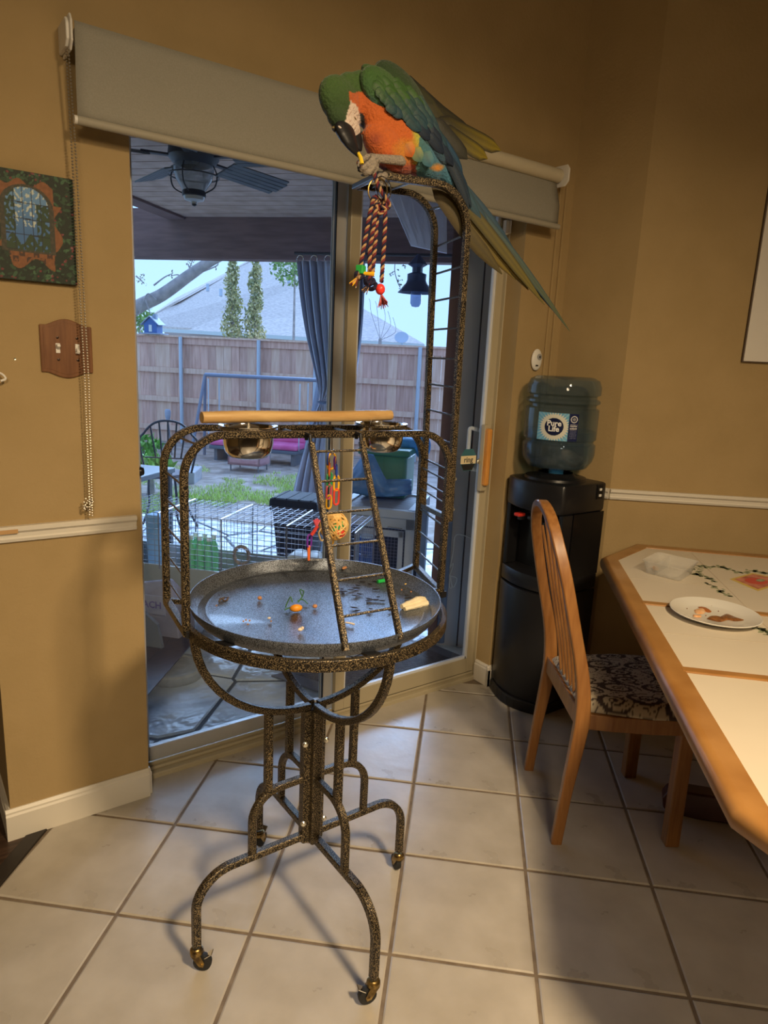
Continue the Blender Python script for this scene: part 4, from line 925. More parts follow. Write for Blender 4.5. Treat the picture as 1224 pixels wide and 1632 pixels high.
smear([(1112, 967), (1122, 967), (1134, 974), (1128, 976), (1118, 971)], 0, .003).build('red_sauce', mat('red_sauce', (.38, .12, .03), .3), fs_, smooth=True)
smear([(1104, 980), (1118, 981), (1116, 984), (1106, 983)], 0, .004).build('crust_bit', MATS['orange_bit'], fs_, smooth=True)
mb = MB()
for (u, v) in ((1090, 967), (1095, 970), (1110, 963), (1134, 966), (1185, 982), (1190, 985), (1125, 981), (1145, 974)): mb.ball(PPp(u, v), .0018, 6, 4)
mb.build('crumb', MATS['brown_sauce'], fs_, kind='stuff')
# clear plastic tub
zr = TT+.042; q = [PZ(1020, 892, zr), PZ(1049, 880.5, zr), PZ(1115, 894, zr), PZ(1092, 911, zr)]
cp = sum(q, V((0, 0, 0)))/4; a1 = ((q[1]-q[0])+(q[2]-q[3]))/4; a2 = ((q[3]-q[0])+(q[2]-q[1]))/4
tub = thing('plastic_tub', 'clear divided plastic takeaway tub on the far end of the table', 'container', (cp.x, cp.y, TT-.003))
M_clear = glassmat('clear_plastic', (.93, .93, .92), rough=.12, haze=(.95, .93, .88), hz=.34)
def ringp(s, z, rr=.22):
    out = []; 
    for (i, j) in ((-1, -1), (1, -1), (1, 1), (-1, 1)):
        for t in (0, .5, 1):
            ca = {(-1, -1): (PI, 1.5*PI), (1, -1): (1.5*PI, 2*PI), (1, 1): (0, .5*PI), (-1, 1): (.5*PI, PI)}[(i, j)]; a = ca[0]+(ca[1]-ca[0])*t
            out.append(V((cp.x, cp.y, z))+a1*s*(i*(1-rr)+rr*math.cos(a))+a2*s*(j*(1-rr)+rr*math.sin(a)))
    return out
mb = MB(); lv = [(.80, TT-.003+.001), (.92, zr-.002), (1.0, zr), (1.0, zr+.002), (.95, zr+.001), (.78, TT-.001)]; vs = []
for s, z in lv: vs += ringp(s, z)
mb.add(vs, [(i*12+j, i*12+(j+1) % 12, (i+1)*12+(j+1) % 12, (i+1)*12+j) for i in range(5) for j in range(12)]+[tuple(range(12))[::-1], tuple(range(60, 72))]); mb.build('tub_shell', M_clear, tub, smooth=True)
mb = MB(); c1_ = V((cp.x, cp.y, 0))-a2*.35; mb.slab([c1_-a1*.82+ZZ*(TT), c1_+a1*.82+ZZ*(TT), c1_+a1*.92+ZZ*(zr-.004), c1_-a1*.92+ZZ*(zr-.004)], a2, .001); mb.build('tub_divider', M_clear, tub)
mb = MB(); mb.add([V((p.x, p.y, TT+.0005)) for p in ringp(.62, 0)], [tuple(range(12))]); mb.add([V((p.x, p.y, TT+.006)) for p in ringp(.62, 0)], [tuple(range(12))])
MB().ball(V((cp.x, cp.y, TT+.004))-a2*.62, (.03, .012, .004), 12, 6, Euler((0, 0, .6)).to_matrix()).build('sauce_residue', mat('residue_orange', (.62, .36, .16), .3), tub, smooth=True)
# ================================================================ outdoors
UA = V((.6613, -.7501, 0)); WA = V((.7501, .6613, 0)); GZ = -.08; YZ = -.14
def OP(u, w_, z=0): return UA*u+WA*w_+ZZ*z
def PW(u, v, w_): return PN(u, v, WA*w_, WA)
def uw(p): return p.dot(UA), p.dot(WA)
RO = Matrix((UA, WA, ZZ)).transposed()
def obox(mb, u0, u1, w0, w1, z0, z1): return mb.box(OP((u0+u1)/2, (w0+w1)/2, (z0+z1)/2), (abs(u1-u0), abs(w1-w0), abs(z1-z0)), RO)
M_stone = mat('patio_slate', (.34, .38, .44), .24, col2=(.60, .65, .72), nscale=3.2, ndet=8, bump=1.0, bscale=5.0, bdist=.05, rough2=.40)
M_joint = mat('patio_joint', (.05, .055, .06), .8)
patio = thing('patio_paving', kind='structure')
obox(MB(), -3.5, 3.5, -1.0, 3.85, GZ-.12, GZ-.008)
jb = MB().prism([tuple((OP(-3.5, 3.85)).to_2d()), (-.25, .19), (1.98, .19), tuple(OP(3.5, 1.9).to_2d()), tuple(OP(3.5, 3.85).to_2d())], GZ-.12, GZ-.008); jb.build('joint_bed', M_joint, patio)
rs = random.Random(21); seeds = []
for i in range(-7, 7):
    for j in range(0, 8): seeds.append(OP(i*.56+rs.uniform(-.2, .2)+(.28 if j % 2 else 0), .15+j*.54+rs.uniform(-.17, .17)).to_2d())
for k, s in enumerate(seeds):
    p = [s+V(q) for q in ((-1.2, -1.2), (1.2, -1.2), (1.2, 1.2), (-1.2, 1.2))]
    for t in seeds:
        if t is s or (t-s).length > 2: continue
        n = (t-s).normalized(); p = clip(p, n, n.dot((s+t)/2)-.009)
        if len(p) < 3: break
    if len(p) < 3: continue
    p = clip(p, (0, -1), -.20); p = clip(p, WA.to_2d(), 3.84) if p else p; p = clip(p, -UA.to_2d(), 3.4) if p else p; p = clip(p, UA.to_2d(), 3.4) if p else p
    if len(p) < 3: continue
    # drop stones buried under the siding wall
    c = sum(p, V((0, 0)))/len(p)
    if c.dot(UA.to_2d()) > .95 and c.dot(WA.to_2d()) > 2.1: continue
    e2 = [c+(q-c)*(1-.010/max(.05, (q-c).length)) for q in p]; mb = MB(); n = len(p); h = rs.uniform(-.003, .003)
    mb.v = [V((*q, GZ-.02)) for q in p]+[V((*q, GZ-.005+h)) for q in p]+[V((*q, GZ+h)) for q in e2]
    mb.f = [tuple(range(2*n, 3*n))]+[(i, (i+1) % n, n+(i+1) % n, n+i) for i in range(n)]+[(n+i, n+(i+1) % n, 2*n+(i+1) % n, 2*n+i) for i in range(n)]
    mb.build('stone', M_stone, patio)
# lawn / dirt
M_dirt = mat('garden_soil', (.26, .21, .17), .95, col2=(.44, .38, .33), nscale=6, ndet=9, bump=.8, bscale=12)
mb = MB(); vs = []; NX, NY = 50, 40
for i in range(NX+1):
    for j in range(NY+1):
        u = -14+28*i/NX; w_ = 3.84+22*(j/NY)**1.5; vs.append(OP(u, w_, YZ+(.03*mnoise.noise(V((u*1.2, w_*1.2, 0))) if j else 0)))
mb.add(vs, [(i*(NY+1)+j, (i+1)*(NY+1)+j, (i+1)*(NY+1)+j+1, i*(NY+1)+j+1) for i in range(NX) for j in range(NY)]); o = mb.build('garden_soil', M_dirt, None, smooth=True); o['kind'] = 'structure'
gex = [PZ(388, 752, YZ), PZ(388, 742, YZ), PZ(303, 768, YZ), PZ(231, 752, YZ), PZ(228, 722, YZ), PZ(274, 725, YZ)]
mb = MB(); rg = random.Random(4)
for i in range(15000):
    v = 742+90*rg.random()**.8; u = 214+270*rg.random(); p = PZ(u, v, YZ)
    q = mnoise.noise(V((p.x*1.1, p.y*1.1, 1.7)))+.5*mnoise.noise(V((p.x*3.5, p.y*3.5, 5)))
    uu, ww = uw(p)
    if q < -.12+.25*max(0, abs(ww-5.9)-1.2) or ww < 4.0: continue
    if ww > 6.9 or any((p-x).length < .42 for x in gex): continue
    a = rg.uniform(0, 6.28); h = rg.uniform(.02, .055); d = V((math.cos(a), math.sin(a), 0)); s = V((-d.y, d.x, 0))*.006
    k = rg.uniform(.7, 1.25); mb.col = (.46*k, .66*k, .15*k) if rg.random() < .75 else (.58*k, .64*k, .24*k); mb.add([p-s, p+s, p+d*h*.5+ZZ*h], [(0, 1, 2)])
mb.col = None; o = mb.build('lawn_grass', mat('grass_blade', (1, 1, 1), .7, attr='Col'), None); tag(o, 'patchy green grass growing in the bare yard beyond the patio', 'grass', None, 'stuff')
# stone edging at the patio end
mb = MB()
# patio roof: beam, side beam, ceiling planks
M_beam = mat('brown_beam', (.13, .075, .065), .7, col2=(.18, .105, .09), nscale=4, stretch=(1, 1, 8))
CZ = 2.53; BW = 3.83
pr1 = thing('patio_roof', kind='structure')
p1 = PZ(291, 344, CZ); p2 = PZ(243, 327, CZ); us = uw(p1)[0]; us2 = uw(p2)[0]; print('side beam u', us, us2, 'w', uw(p1)[1])
obox(MB(), -3.6, 3.6, BW, BW+.14, 2.2, 2.60).build('main_beam', M_beam, pr1, bev=.004)
obox(MB(), us-.16, us, .2, BW, CZ-.02, CZ+.14).build('side_beam', M_beam, pr1)
M_plank = mat('patio_ceiling_plank', (.36, .24, .18), .7, col2=(.48, .33, .26), nscale=3, ndet=6, stretch=(3, 3, 3))
k = 0; w_ = -.6
while w_ < BW-.02:
    w1_ = min(BW, w_+.148); u0 = us
    lo = OP(u0, w_).to_2d(); poly = [OP(us, w_+.011).to_2d(), OP(3.2, w_+.011).to_2d(), OP(3.2, w1_).to_2d(), OP(us, w1_).to_2d()]; poly = clip(poly, (0, -1), -.17)
    if len(poly) >= 3: MB().prism([tuple(q) for q in poly], CZ, CZ+.018).build('ceiling_plank', M_plank, pr1)
    w_ += .148
MB().prism([tuple(q) for q in clip([OP(us-.1, -1.2).to_2d(), OP(3.3, -1.2).to_2d(), OP(3.3, BW+.1).to_2d(), OP(us-.1, BW+.1).to_2d()], (0, -1), -.17)], CZ+.02, CZ+.05).build('roof_deck', M_beam, pr1)
# pale soffit boards on the right
M_soff = mat('pale_soffit', (.60, .55, .58), .7, col2=(.7, .65, .66), nscale=5, stretch=(4, 4, 1))
ta = [PZ(617+19*i, 303+3*i, CZ-.004) for i in range(6)]; tb2 = [PD(655+11.5*i, 391+2.5*i, 4.75) for i in range(6)]
for i in range(5): MB().slab([ta[i], ta[i+1]*.985+ta[i]*.015, tb2[i+1]*.985+tb2[i]*.015, tb2[i]], FW, .012).build('soffit_board', M_soff, pr1)
# siding wall of the house right of the door
M_side = mat('grey_siding', (.40, .38, .38), .75, col2=(.48, .46, .46), nscale=3, stretch=(1, 1, .3))
hw = thing('wall_siding', kind='structure')
u_a = uw(PZ(690, 1018, GZ))[0]; wW = 1.73; seam = uw(PW(757, 640, wW))[0]; print('siding', u_a, seam)
obox(MB(), u_a, seam-.004, wW, wW+.15, GZ, CZ).build('siding_panel', M_side, hw); obox(MB(), seam+.004, seam+.6, wW, wW+.15, GZ, CZ).build('siding_panel', M_side, hw)
obox(MB(), seam+.604, seam+1.6, wW, wW+.15, GZ, CZ).build('siding_panel', M_side, hw); obox(MB(), u_a, seam+1.6, wW+.02, wW+.14, GZ, CZ).build('wall_core', M_joint, hw)
obox(MB(), u_a-.02, u_a+.03, wW-.012, wW+.0, GZ, CZ).build('reflection_strip', mat('brown_reflection', (.13, .075, .065), .7), hw)  # added brown strip, imitates a reflection seen at the wall end
obox(MB(), u_a, u_a+.15, wW+.15, BW, GZ, CZ).build('return_wall', M_side, hw)
obox(MB(), u_a, seam+.6, wW-.008, wW, .93, .955).build('band_board', M_side, hw)
MB().tube([OP(u_a+.055, wW-.03, .80), OP(u_a+.055, wW-.03, -.05)], .022, 10).build('reflection_bar', mat('blue_reflection', (.12, .15, .22), .4), hw, smooth=True)  # added blue-grey bar, its colour imitates bluish reflections by the wall
cordm = mat('white_cord', (.62, .62, .60), .6)
cdn = thing('tied_cord', 'white cord tied in a bow hanging on the grey siding outside', 'cord', PW(717, 905, wW-.01))
def cw(u, v, k=.012): return PW(u, v, wW-k)
MB().tube(smoothpts([cw(760, 862), cw(728, 852), cw(722, 880), cw(717, 905)], 6), .003, 6).build('cord_line', cordm, cdn, smooth=True)
for pts in ([(717, 918), (708, 905), (706, 915), (717, 920)], [(717, 918), (728, 922), (722, 936), (717, 920)], [(717, 918), (716, 935), (720, 936), (718, 920)], [(717, 905), (722, 898), (720, 908), (716, 918), (709, 927)]):
    MB().tube(smoothpts([cw(*p) for p in pts], 5), .0028, 6).build('cord_loop', cordm, cdn, smooth=True)
# ---------------------------------------------------------------- ceiling fan
fc = PD(309, 285, 3.3); fan = thing('patio_ceiling_fan', 'dark ceiling fan with caged glass lantern light under the patio roof', 'ceiling fan', (fc.x, fc.y, CZ))
M_dark = mat('dark_bronze', (.035, .033, .035), .5); F0 = V((fc.x, fc.y, 0)); zb_ = 2.335
MB().lathe([(.06, CZ-.004), (.05, 2.50), (.015, 2.485), (.015, 2.41), (.075, 2.405), (.115, 2.385), (.12, 2.335), (.10, 2.31), (.06, 2.295)], F0, 28, capb=False).build('motor', M_dark, fan, smooth=True)
tipp = PZ(474, 308, zb_); ba = math.atan2(tipp.y-fc.y, tipp.x-fc.x); bl = (V((tipp.x, tipp.y))-V((fc.x, fc.y))).length; print('fan blade', bl)
M_blade = mat('grey_blade', (.11, .12, .13), .6, col2=(.15, .16, .17), nscale=10)
for i in range(5):
    a = ba+i*2*PI/5; d = V((math.cos(a), math.sin(a), 0)); s = V((-d.y, d.x, 0)); t = (s-ZZ*.30).normalized()
    MB().bar(F0+ZZ*zb_+d*.09, F0+ZZ*zb_+d*.24, .035, .010, ZZ).build('blade_iron', M_dark, fan, bev=.003)
    for q in range(5):
        o_ = -.056+.028*q; e1 = min(.62, max(.45, bl))-(.02 if q in (0, 4) else 0)
        MB().bar(F0+ZZ*(zb_-.004)+d*.20+t*o_, F0+ZZ*(zb_-.004)+d*e1+t*o_*1.15, .0265, .007, t.cross(d)).build('blade_slat', M_blade, fan, bev=.001) if i in (0, 1, 4) or q == 2 else None
    if i in (2, 3): MB().bar(F0+ZZ*(zb_-.004)+d*.20, F0+ZZ*(zb_-.004)+d*.58, .13, .008, t.cross(d)).build('fan_blade', M_blade, fan, bev=.002)
lg = [(.095, 2.300), (.095, 2.275), (.082, 2.235), (.060, 2.200), (.05, 2.185)]
MB().lathe(lg, F0, 28).build('lantern_glass', glassmat('ribbed_glass', (.75, .8, .85), rough=.15, haze=(.55, .6, .66), hz=.5), fan, smooth=True)
MB().lathe([(.052, 2.19), (.056, 2.185), (.056, 2.165), (.05, 2.163)], F0, 24).build('lantern_ring', M_dark, fan, smooth=True)
MB().lathe([(.05, 2.163), (.045, 2.148), (.015, 2.140), (.012, 2.130), (0, 2.127)], F0, 24).build('lantern_base', mat('frosted', (.55, .58, .6), .4), fan, smooth=True)
MB().ball(F0+ZZ*2.133, .013).build('finial', M_dark, fan, smooth=True)
for i in range(4):
    a = ba+.4+i*PI/2; d = V((math.cos(a), math.sin(a), 0)); MB().tube(smoothpts([F0+d*.10+ZZ*2.30, F0+d*.118+ZZ*2.255, F0+d*.105+ZZ*2.205, F0+d*.055+ZZ*2.178], 4), .0035, 6).build('lantern_cage', M_dark, fan, smooth=True)
MB().tube([F0+V((.118*math.cos(a), .118*math.sin(a), 2.255)) for a in np.linspace(0, 2*PI, 31)[:-1]], .0035, 6, closed=True).build('lantern_cage', M_dark, fan, smooth=True)
# ---------------------------------------------------------------- patio curtain
cur = thing('patio_curtain', 'grey blue outdoor curtain tied back at the patio beam', 'curtain', OP(0, 3.7, 2.2)); M_cur = mat('curtain_cloth', (.42, .44, .54), .85, col2=(.50, .52, .62), nscale=3)
prof = [(416, 474, 583), (470, 479, 582), (530, 488, 578), (580, 499, 571), (615, 506, 562), (640, 509, 528), (655, 503, 536), (690, 492, 548), (740, 477, 560), (800, 462, 572), (876, 446, 580)]
mb = MB(); vs = []; nc = 60; rows = []
pts3 = smoothpts([V((a, b, c)) for a, b, c in prof], 4)
for r in pts3:
    y_, xl, xr = r; A = PW(xl, y_, 3.68); B = PW(xr, y_, 3.68); wd = (B-A).length
    for i in range(nc+1):
        t = i/nc; amp = .022+.02*math.sin(t*9); vs.append(A.lerp(B, t)+WA*(amp*math.sin(t*2*PI*9+1.1*math.sin(y_*.01))*min(1, wd*3)))
mb.add(vs, [(j*(nc+1)+i, j*(nc+1)+i+1, (j+1)*(nc+1)+i+1, (j+1)*(nc+1)+i) for j in range(len(pts3)-1) for i in range(nc)])
cu = mb.build('curtain_cloth', M_cur, cur, smooth=True); so = cu.modifiers.new('s', 'SOLIDIFY'); so.thickness = .003
q = PW(518, 641, 3.66); MB().tube([q+UA*(.055*math.cos(a))+WA*(.04*math.sin(a)) for a in np.linspace(0, 2*PI, 19)[:-1]], .012, 7, closed=True).build('tie_band', mat('tie_cloth', (.12, .15, .22), .8), cur, smooth=True)
for u in (478, 500, 522, 545, 570): MB().tube([PW(u, 418, 3.70)+RT*(.025*math.cos(a))+ZZ*(.03+.025*math.sin(a)) for a in np.linspace(0, 2*PI, 13)[:-1]], .004, 6, closed=True).build('curtain_ring', M_chrome, cur, smooth=True)
MB().tube([OP(-.9, 3.70, 2.235), OP(1.5, 3.70, 2.235)], .012, 8).build('curtain_rod', M_dark, cur, smooth=True)
# hanging lantern
lc_ = PW(664, 455, 3.6); lan = thing('hanging_lantern', 'barn style metal lantern hanging from the right of the patio beam', 'lantern', lc_); L0 = V((lc_.x, lc_.y, 0)); z0_ = PW(664, 467, 3.6).z
M_lan = mat('blue_black_metal', (.05, .065, .12), .45)
MB().lathe([(.145, z0_), (.13, z0_+.02), (.085, z0_+.07), (.075, z0_+.09), (.075, z0_+.135), (.05, z0_+.145)], L0, 24).build('lantern_shade', M_lan, lan, smooth=True)
MB().lathe([(.04, z0_+.14), (.04, z0_+.185), (.075, z0_+.205), (.035, z0_+.25), (.01, z0_+.28), (.008, 2.2)], L0, 8).build('lantern_cap', M_lan, lan)
MB().lathe([(.042, z0_+.02), (.042, z0_-.075), (.03, z0_-.10), (0, z0_-.105)], L0, 20).build('lantern_globe', glassmat('lantern_glass', (.55, .62, .8), rough=.1, haze=(.3, .35, .5), hz=.5), lan, smooth=True)
# ---------------------------------------------------------------- fence
FW_ = 9.0; FT = 1.66; fence = thing('wooden_fence', 'tall brown picket fence with galvanised posts closing the yard', 'fence', OP(0, FW_, YZ))
M_pk = [mat('picket_a', (.56, .33, .25), .85, col2=(.72, .46, .36), nscale=4, ndet=6, stretch=(6, 6, .6)), mat('picket_b', (.48, .28, .21), .85, col2=(.64, .41, .32), nscale=4, ndet=6, stretch=(6, 6, .6)), mat('picket_c', (.62, .40, .29), .85, col2=(.74, .52, .40), nscale=4, ndet=6, stretch=(6, 6, .6))]
uL = uw(PW(205, 560, FW_))[0]-.8; uR = uw(PW(700, 560, FW_))[0]+.6; print('fence u', uL, uR, 'top px', [tuple(map(int, (612+FPX*((p-CAM).dot(RT))/((p-CAM).dot(FW)), 816-FPX*((p-CAM).dot(UP))/((p-CAM).dot(FW))))) for p in (OP(uL+.8, FW_, FT), OP(uR-.6, FW_, FT), OP(-.5, 3.83, 2.2), OP(1.5, 3.83, 2.2))])
u = uL; 
while u < uR:
    obox(MB(), u, u+.136, FW_+.05+rs.uniform(0, .006), FW_+.07, YZ-.05, FT-.03+rs.uniform(-.006, .006)).build('picket', rs.choice(M_pk), fence); u += .141
for z in (.06, .55, 1.04): obox(MB(), uL, uR, FW_+.005, FW_+.048, z, z+.085).build('fence_rail', M_pk[2], fence)
obox(MB(), uL, uR, FW_+.02, FW_+.048, FT-.14, FT-.03).build('top_trim', M_pk[0], fence); obox(MB(), uL, uR, FW_-.02, FW_+.09, FT-.03, FT).build('top_cap', M_pk[2], fence)
M_galv = mat('galvanised_pipe', (.45, .52, .60), .4, metal=.4)
for px in (290, 413, 503, 668): u = uw(PW(px, 600, FW_))[0]; MB().tube([OP(u, FW_-.03, YZ-.05), OP(u, FW_-.03, FT-.02)], .032, 10).build('fence_post', M_galv, fence, smooth=True)
# birdhouse on the fence
bh = PW(245, 520, FW_+.0); bz = FT; bhh = thing('birdhouse', 'blue wooden birdhouse with pitched roof standing on the fence', 'birdhouse', V((bh.x, bh.y, bz))); bu = uw(bh)[0]
M_bb = mat('birdhouse_blue', (.06, .13, .34), .6); M_bg = mat('birdhouse_roof', (.28, .33, .42), .6)
P_ = lambda u_, z, w_=0: OP(bu+u_, FW_+w_, bz+z)
MB().slab([P_(-.13, 0, -.09), P_(.11, 0, -.09), P_(.11, .17, -.09), P_(-.01, .27, -.09), P_(-.13, .17, -.09)], WA, .18).build('house_body', M_bb, bhh, bev=.003)
for s in (-1, 1): MB().slab([P_(-.01, .285, -.12), P_(-.01+s*.165, .145, -.12), P_(-.01+s*.165, .145, .12), P_(-.01, .285, .12)], (s*.6*UA.x, s*.6*UA.y, .8), .012).build('roof_side', M_bg, bhh)
obox(MB(), bu-.19, bu+.20, FW_-.13, FW_+.13, bz, bz+.02).build('base_board', M_bg, bhh); obox(MB(), bu-.035, bu+.02, FW_-.098, FW_-.088, bz+.04, bz+.15).build('window', mat('bh_window', (.6, .62, .6), .6), bhh)
obox(MB(), bu-.0, bu+.06, FW_-.03, FW_+.03, bz+.21, bz+.33).build('chimney', M_bg, bhh)
# ---------------------------------------------------------------- neighbour house
nh = thing('neighbour_house', 'house with grey shingled hip roof beyond the fence', 'house', PD(420, 560, 25)); nh.location.z = YZ
M_shg = mat('grey_shingles', (.50, .43, .39), .9, col2=(.70, .61, .55), nscale=9, ndet=6, stretch=(1, 1, 5), bump=.6, bscale=6)
def quad(pts, nm, m, t=.08, n=None): return MB().slab(pts, n or (0, 0, -1), t).build(nm, m, nh)
EL = PD(247, 523, 25); EM = PD(482, 533, 22); ER = PD(676, 549, 20.5)
RA = PD(412, 408, 29); RB_ = PD(500, 380, 28)
quad([PD(222, 518, 26), PD(482, 533, 22.4), PD(560, 420, 26), PD(520, 375, 29), PD(410, 407, 30.5), PD(290, 472, 29.5)], 'roof_plane', M_shg)
quad([PD(300, 526, 22), PD(676, 548, 20), PD(576, 490, 23), PD(515, 440, 25.5)], 'roof_plane', M_shg)
quad([PD(240, 503, 27), PD(405, 412, 30), PD(282, 474, 31), PD(285, 477, 27)], 'roof_overhang', M_shg, .1)
M_fas = mat('white_fascia', (.60, .66, .64), .6)
MB().bar(PD(255, 526, 21.9), PD(677, 552, 19.9), .1, .11, ZZ).build('fascia', M_fas, nh)
wl = [PD(262, 528, 22.3), PD(676, 553, 20.3)]; MB().slab([V((p.x, p.y, z)) for p, z in ((wl[0], YZ), (wl[1], YZ), (wl[1], wl[1].z), (wl[0], wl[0].z))], WA, .3).build('house_wall', mat('tan_brick', (.42, .34, .30), .9), nh)
for u, v, d in ((331, 458, 25), (352, 466, 24), (460, 445, 25)): MB().tube([PD(u, v+6, d), PD(u, v-5, d)], .06, 8).build('vent_pipe', M_galv, nh)
dish = thing('satellite_dish', 'small round satellite dish on the neighbour roof', 'satellite dish', PD(640, 546, 19.8)); c = PD(640, 540, 19.8)
MB().lathe([(0, .02), (.10, .03), (.2, .06), (.2, .07), (.1, .045), (0, .035)], c, 20, axis=(-.5, -.6, .6)).build('dish_bowl', mat('dish_grey', (.45, .52, .60), .5), dish, smooth=True); MB().tube([c, PD(641, 550, 19.8)], .02, 6).build('dish_mast', M_galv, dish)
# ---------------------------------------------------------------- trees
def crown(mb, c, r, n, size, cols, rr):
    for i in range(n):
        d = V((rr.gauss(0, 1), rr.gauss(0, 1), rr.gauss(0, 1))).normalized()*(rr.random()**.4); p = V(c)+V((d.x*r[0], d.y*r[1], d.z*r[2])); a = V((rr.gauss(0, 1), rr.gauss(0, 1), rr.gauss(0, 1)+.8)).normalized(); b = a.cross(V((rr.gauss(0, 1), rr.gauss(0, 1), rr.gauss(0, 1)))).normalized(); s = size*rr.uniform(.6, 1.4)
        k = rr.uniform(.75, 1.25); q = rr.choice(cols); mb.col = tuple(x*k for x in q); mb.add([p-b*s*.4, p+a*s, p+b*s*.4, p-a*s*.5], [(0, 1, 2, 3)])
M_leaf = mat('leaves', (1, 1, 1), .7, attr='Col'); M_bark = mat('grey_bark', (.30, .28, .27), .9, col2=(.44, .40, .38), nscale=14, bump=.7, bscale=20)
def column_tree(u, ytop, wpx, lab, seed):
    d = 11.9; base = PD(u, 600, d); base.z = YZ; topz = PD(u, ytop, d).z; rr = random.Random(seed); t = thing('columnar_tree', lab, 'tree', base, 'pair of slim trees beyond the fence')
    MB().tube([base, V((base.x, base.y, topz-.3))], [.05, .015], 7).build('trunk', M_bark, t)
    mb = MB(); w_ = wpx/FPX*d/2*1.3
    for k in range(14):
        z = 1.2+(topz-1.2)*k/13; r = w_*(1.0-.055*k if k < 11 else .45-.1*(k-11)); crown(mb, (base.x+rr.uniform(-.05, .05), base.y+rr.uniform(-.05, .05), z), (r, r, .2), 170, .042, [(.42, .42, .18), (.55, .50, .24), (.62, .58, .32), (.30, .33, .17)], rr)
    mb.col = None; mb.build('foliage', M_leaf, t)
column_tree(371, 426, 38, 'left and denser of the two slim trees beyond the fence', 1); column_tree(406, 430, 34, 'right and thinner of the two slim trees beyond the fence', 2)
tr_ = thing('bare_tree', 'bare grey tree leaning a thick branch across the sky above the fence', 'tree', PD(150, 600, 7.6)); tr_.location.z = YZ
b0 = PD(150, 600, 7.6); limb = [V((b0.x, b0.y, YZ-.05)), V((b0.x, b0.y, .9)), PD(168, 535, 7.6), PD(212, 494, 7.6), PD(258, 470, 7.5), PD(300, 440, 7.4), PD(330, 420, 7.3), PD(365, 404, 7.2), PD(430, 390, 7.0)]
sm = smoothpts(limb, 6); MB().tube(sm, [.10-.062*(i/(len(sm)-1)) for i in range(len(sm))], 12).build('limb', M_bark, tr_, smooth=True)
twp = [[(245, 455), (262, 442), (275, 436)], [(250, 478), (236, 468), (228, 482), (222, 500)], [(300, 433), (303, 425), (307, 415)], [(303, 430), (300, 422), (298, 420)], [(325, 432), (345, 424), (348, 418)], [(340, 412), (362, 415), (372, 413)], [(217, 440), (224, 446), (230, 452)], [(290, 446), (284, 438), (272, 440)], [(232, 478), (236, 490), (240, 500)]]
for tw in twp:
    P = smoothpts([PD(u, v, 7.45) for u, v in tw], 4); o = MB().tube(P, [.010-.006*i/(len(P)-1) for i in range(len(P))], 5); o.build('twig', M_bark, tr_, smooth=True)
rr = random.Random(9); mb = MB()
for u, v in ((275, 436), (272, 440), (307, 415), (298, 419), (305, 422), (348, 420), (226, 446), (228, 440), (230, 452), (221, 450), (364, 430), (344, 428), (371, 414)): 
    crown(mb, PD(u, v, 7.45), (.03, .03, .03), 6, .016, [(.16, .10, .06), (.22, .18, .08)], rr)
mb.col = None; mb.build('bud_cluster', M_leaf, tr_)
def bush(name, u, v, d, r, n, lab, cols, size=.05, zfix=None, seed=5):
    rr = random.Random(seed); c = PD(u, v, d); b = V((c.x, c.y, YZ)); t = thing(name, lab, 'tree' if 'tree' in name else 'shrub', b); mb = MB(); crown(mb, c, r, n, size, cols, rr); mb.col = None; mb.build('foliage', M_leaf, t)
    MB().tube([b, c], [.05, .02], 6).build('stem', M_bark, t)
G1 = [(.20, .34, .10), (.30, .46, .14), (.14, .26, .08)]
bush('leafy_tree', 470, 428, 15, (.55, .5, .42), 700, 'bright leafy tree crown over the neighbour roof beside the curtain', G1, .06, seed=3)
bush('low_tree', 222, 508, 14, (.35, .3, .35), 400, 'green tree top behind the birdhouse', G1, .06, seed=6)
for i, (u, v, lab) in enumerate(((226, 708, 'bright hosta plant against the fence behind the bistro chair'), (240, 740, 'small green weed clump in front of the hosta plant'))):
    d = [9.3, 7.6][i]; bush('leafy_plant', u, v, d, (.28, .25, .12), 260, lab, [(.18, .42, .06), (.26, .52, .10), (.12, .3, .05)], .07, seed=20+i)
tw_ = thing('sparse_tree', 'thin budding tree top right of the curtain behind the roof', 'tree', PD(605, 560, 18)); tw_.location.z = YZ
for k, (u, v) in enumerate(((590, 482), (600, 486), (612, 492), (620, 502), (628, 512))): MB().tube(smoothpts([PD(606, 542, 18), PD(u+2, v+18, 18), PD(u, v, 18), PD(u-2, v-6, 18)], 3), .007, 5).build('bare_stem', M_bark, tw_)
MB().tube([V((tw_.location.x, tw_.location.y, YZ)), PD(606, 540, 18)], .05, 6).build('trunk', M_bark, tw_)
hgt = thing('overhanging_twig', 'budding twig hanging in the sky left of the hanging lantern', 'branch', PW(630, 415, 4.1))
P = smoothpts([PW(632, 405, 4.1), PW(629, 430, 4.1), PW(634, 450, 4.1), PW(638, 458, 4.1)], 4); MB().tube(P, .004, 5).build('twig', M_bark, hgt); MB().tube([PW(629, 432, 4.1), PW(620, 437, 4.1)], .003, 5).build('twig', M_bark, hgt)
mb = MB()
for u, v in ((626, 436), (622, 438), (635, 430), (636, 438), (634, 447), (640, 446), (638, 453), (642, 424), (646, 426), (637, 459)): crown(mb, PW(u, v, 4.1), (.012, .012, .012), 5, .013, [(.12, .12, .06), (.2, .2, .1)], rr)
mb.col = None; mb.build('bud_cluster', M_leaf, hgt)
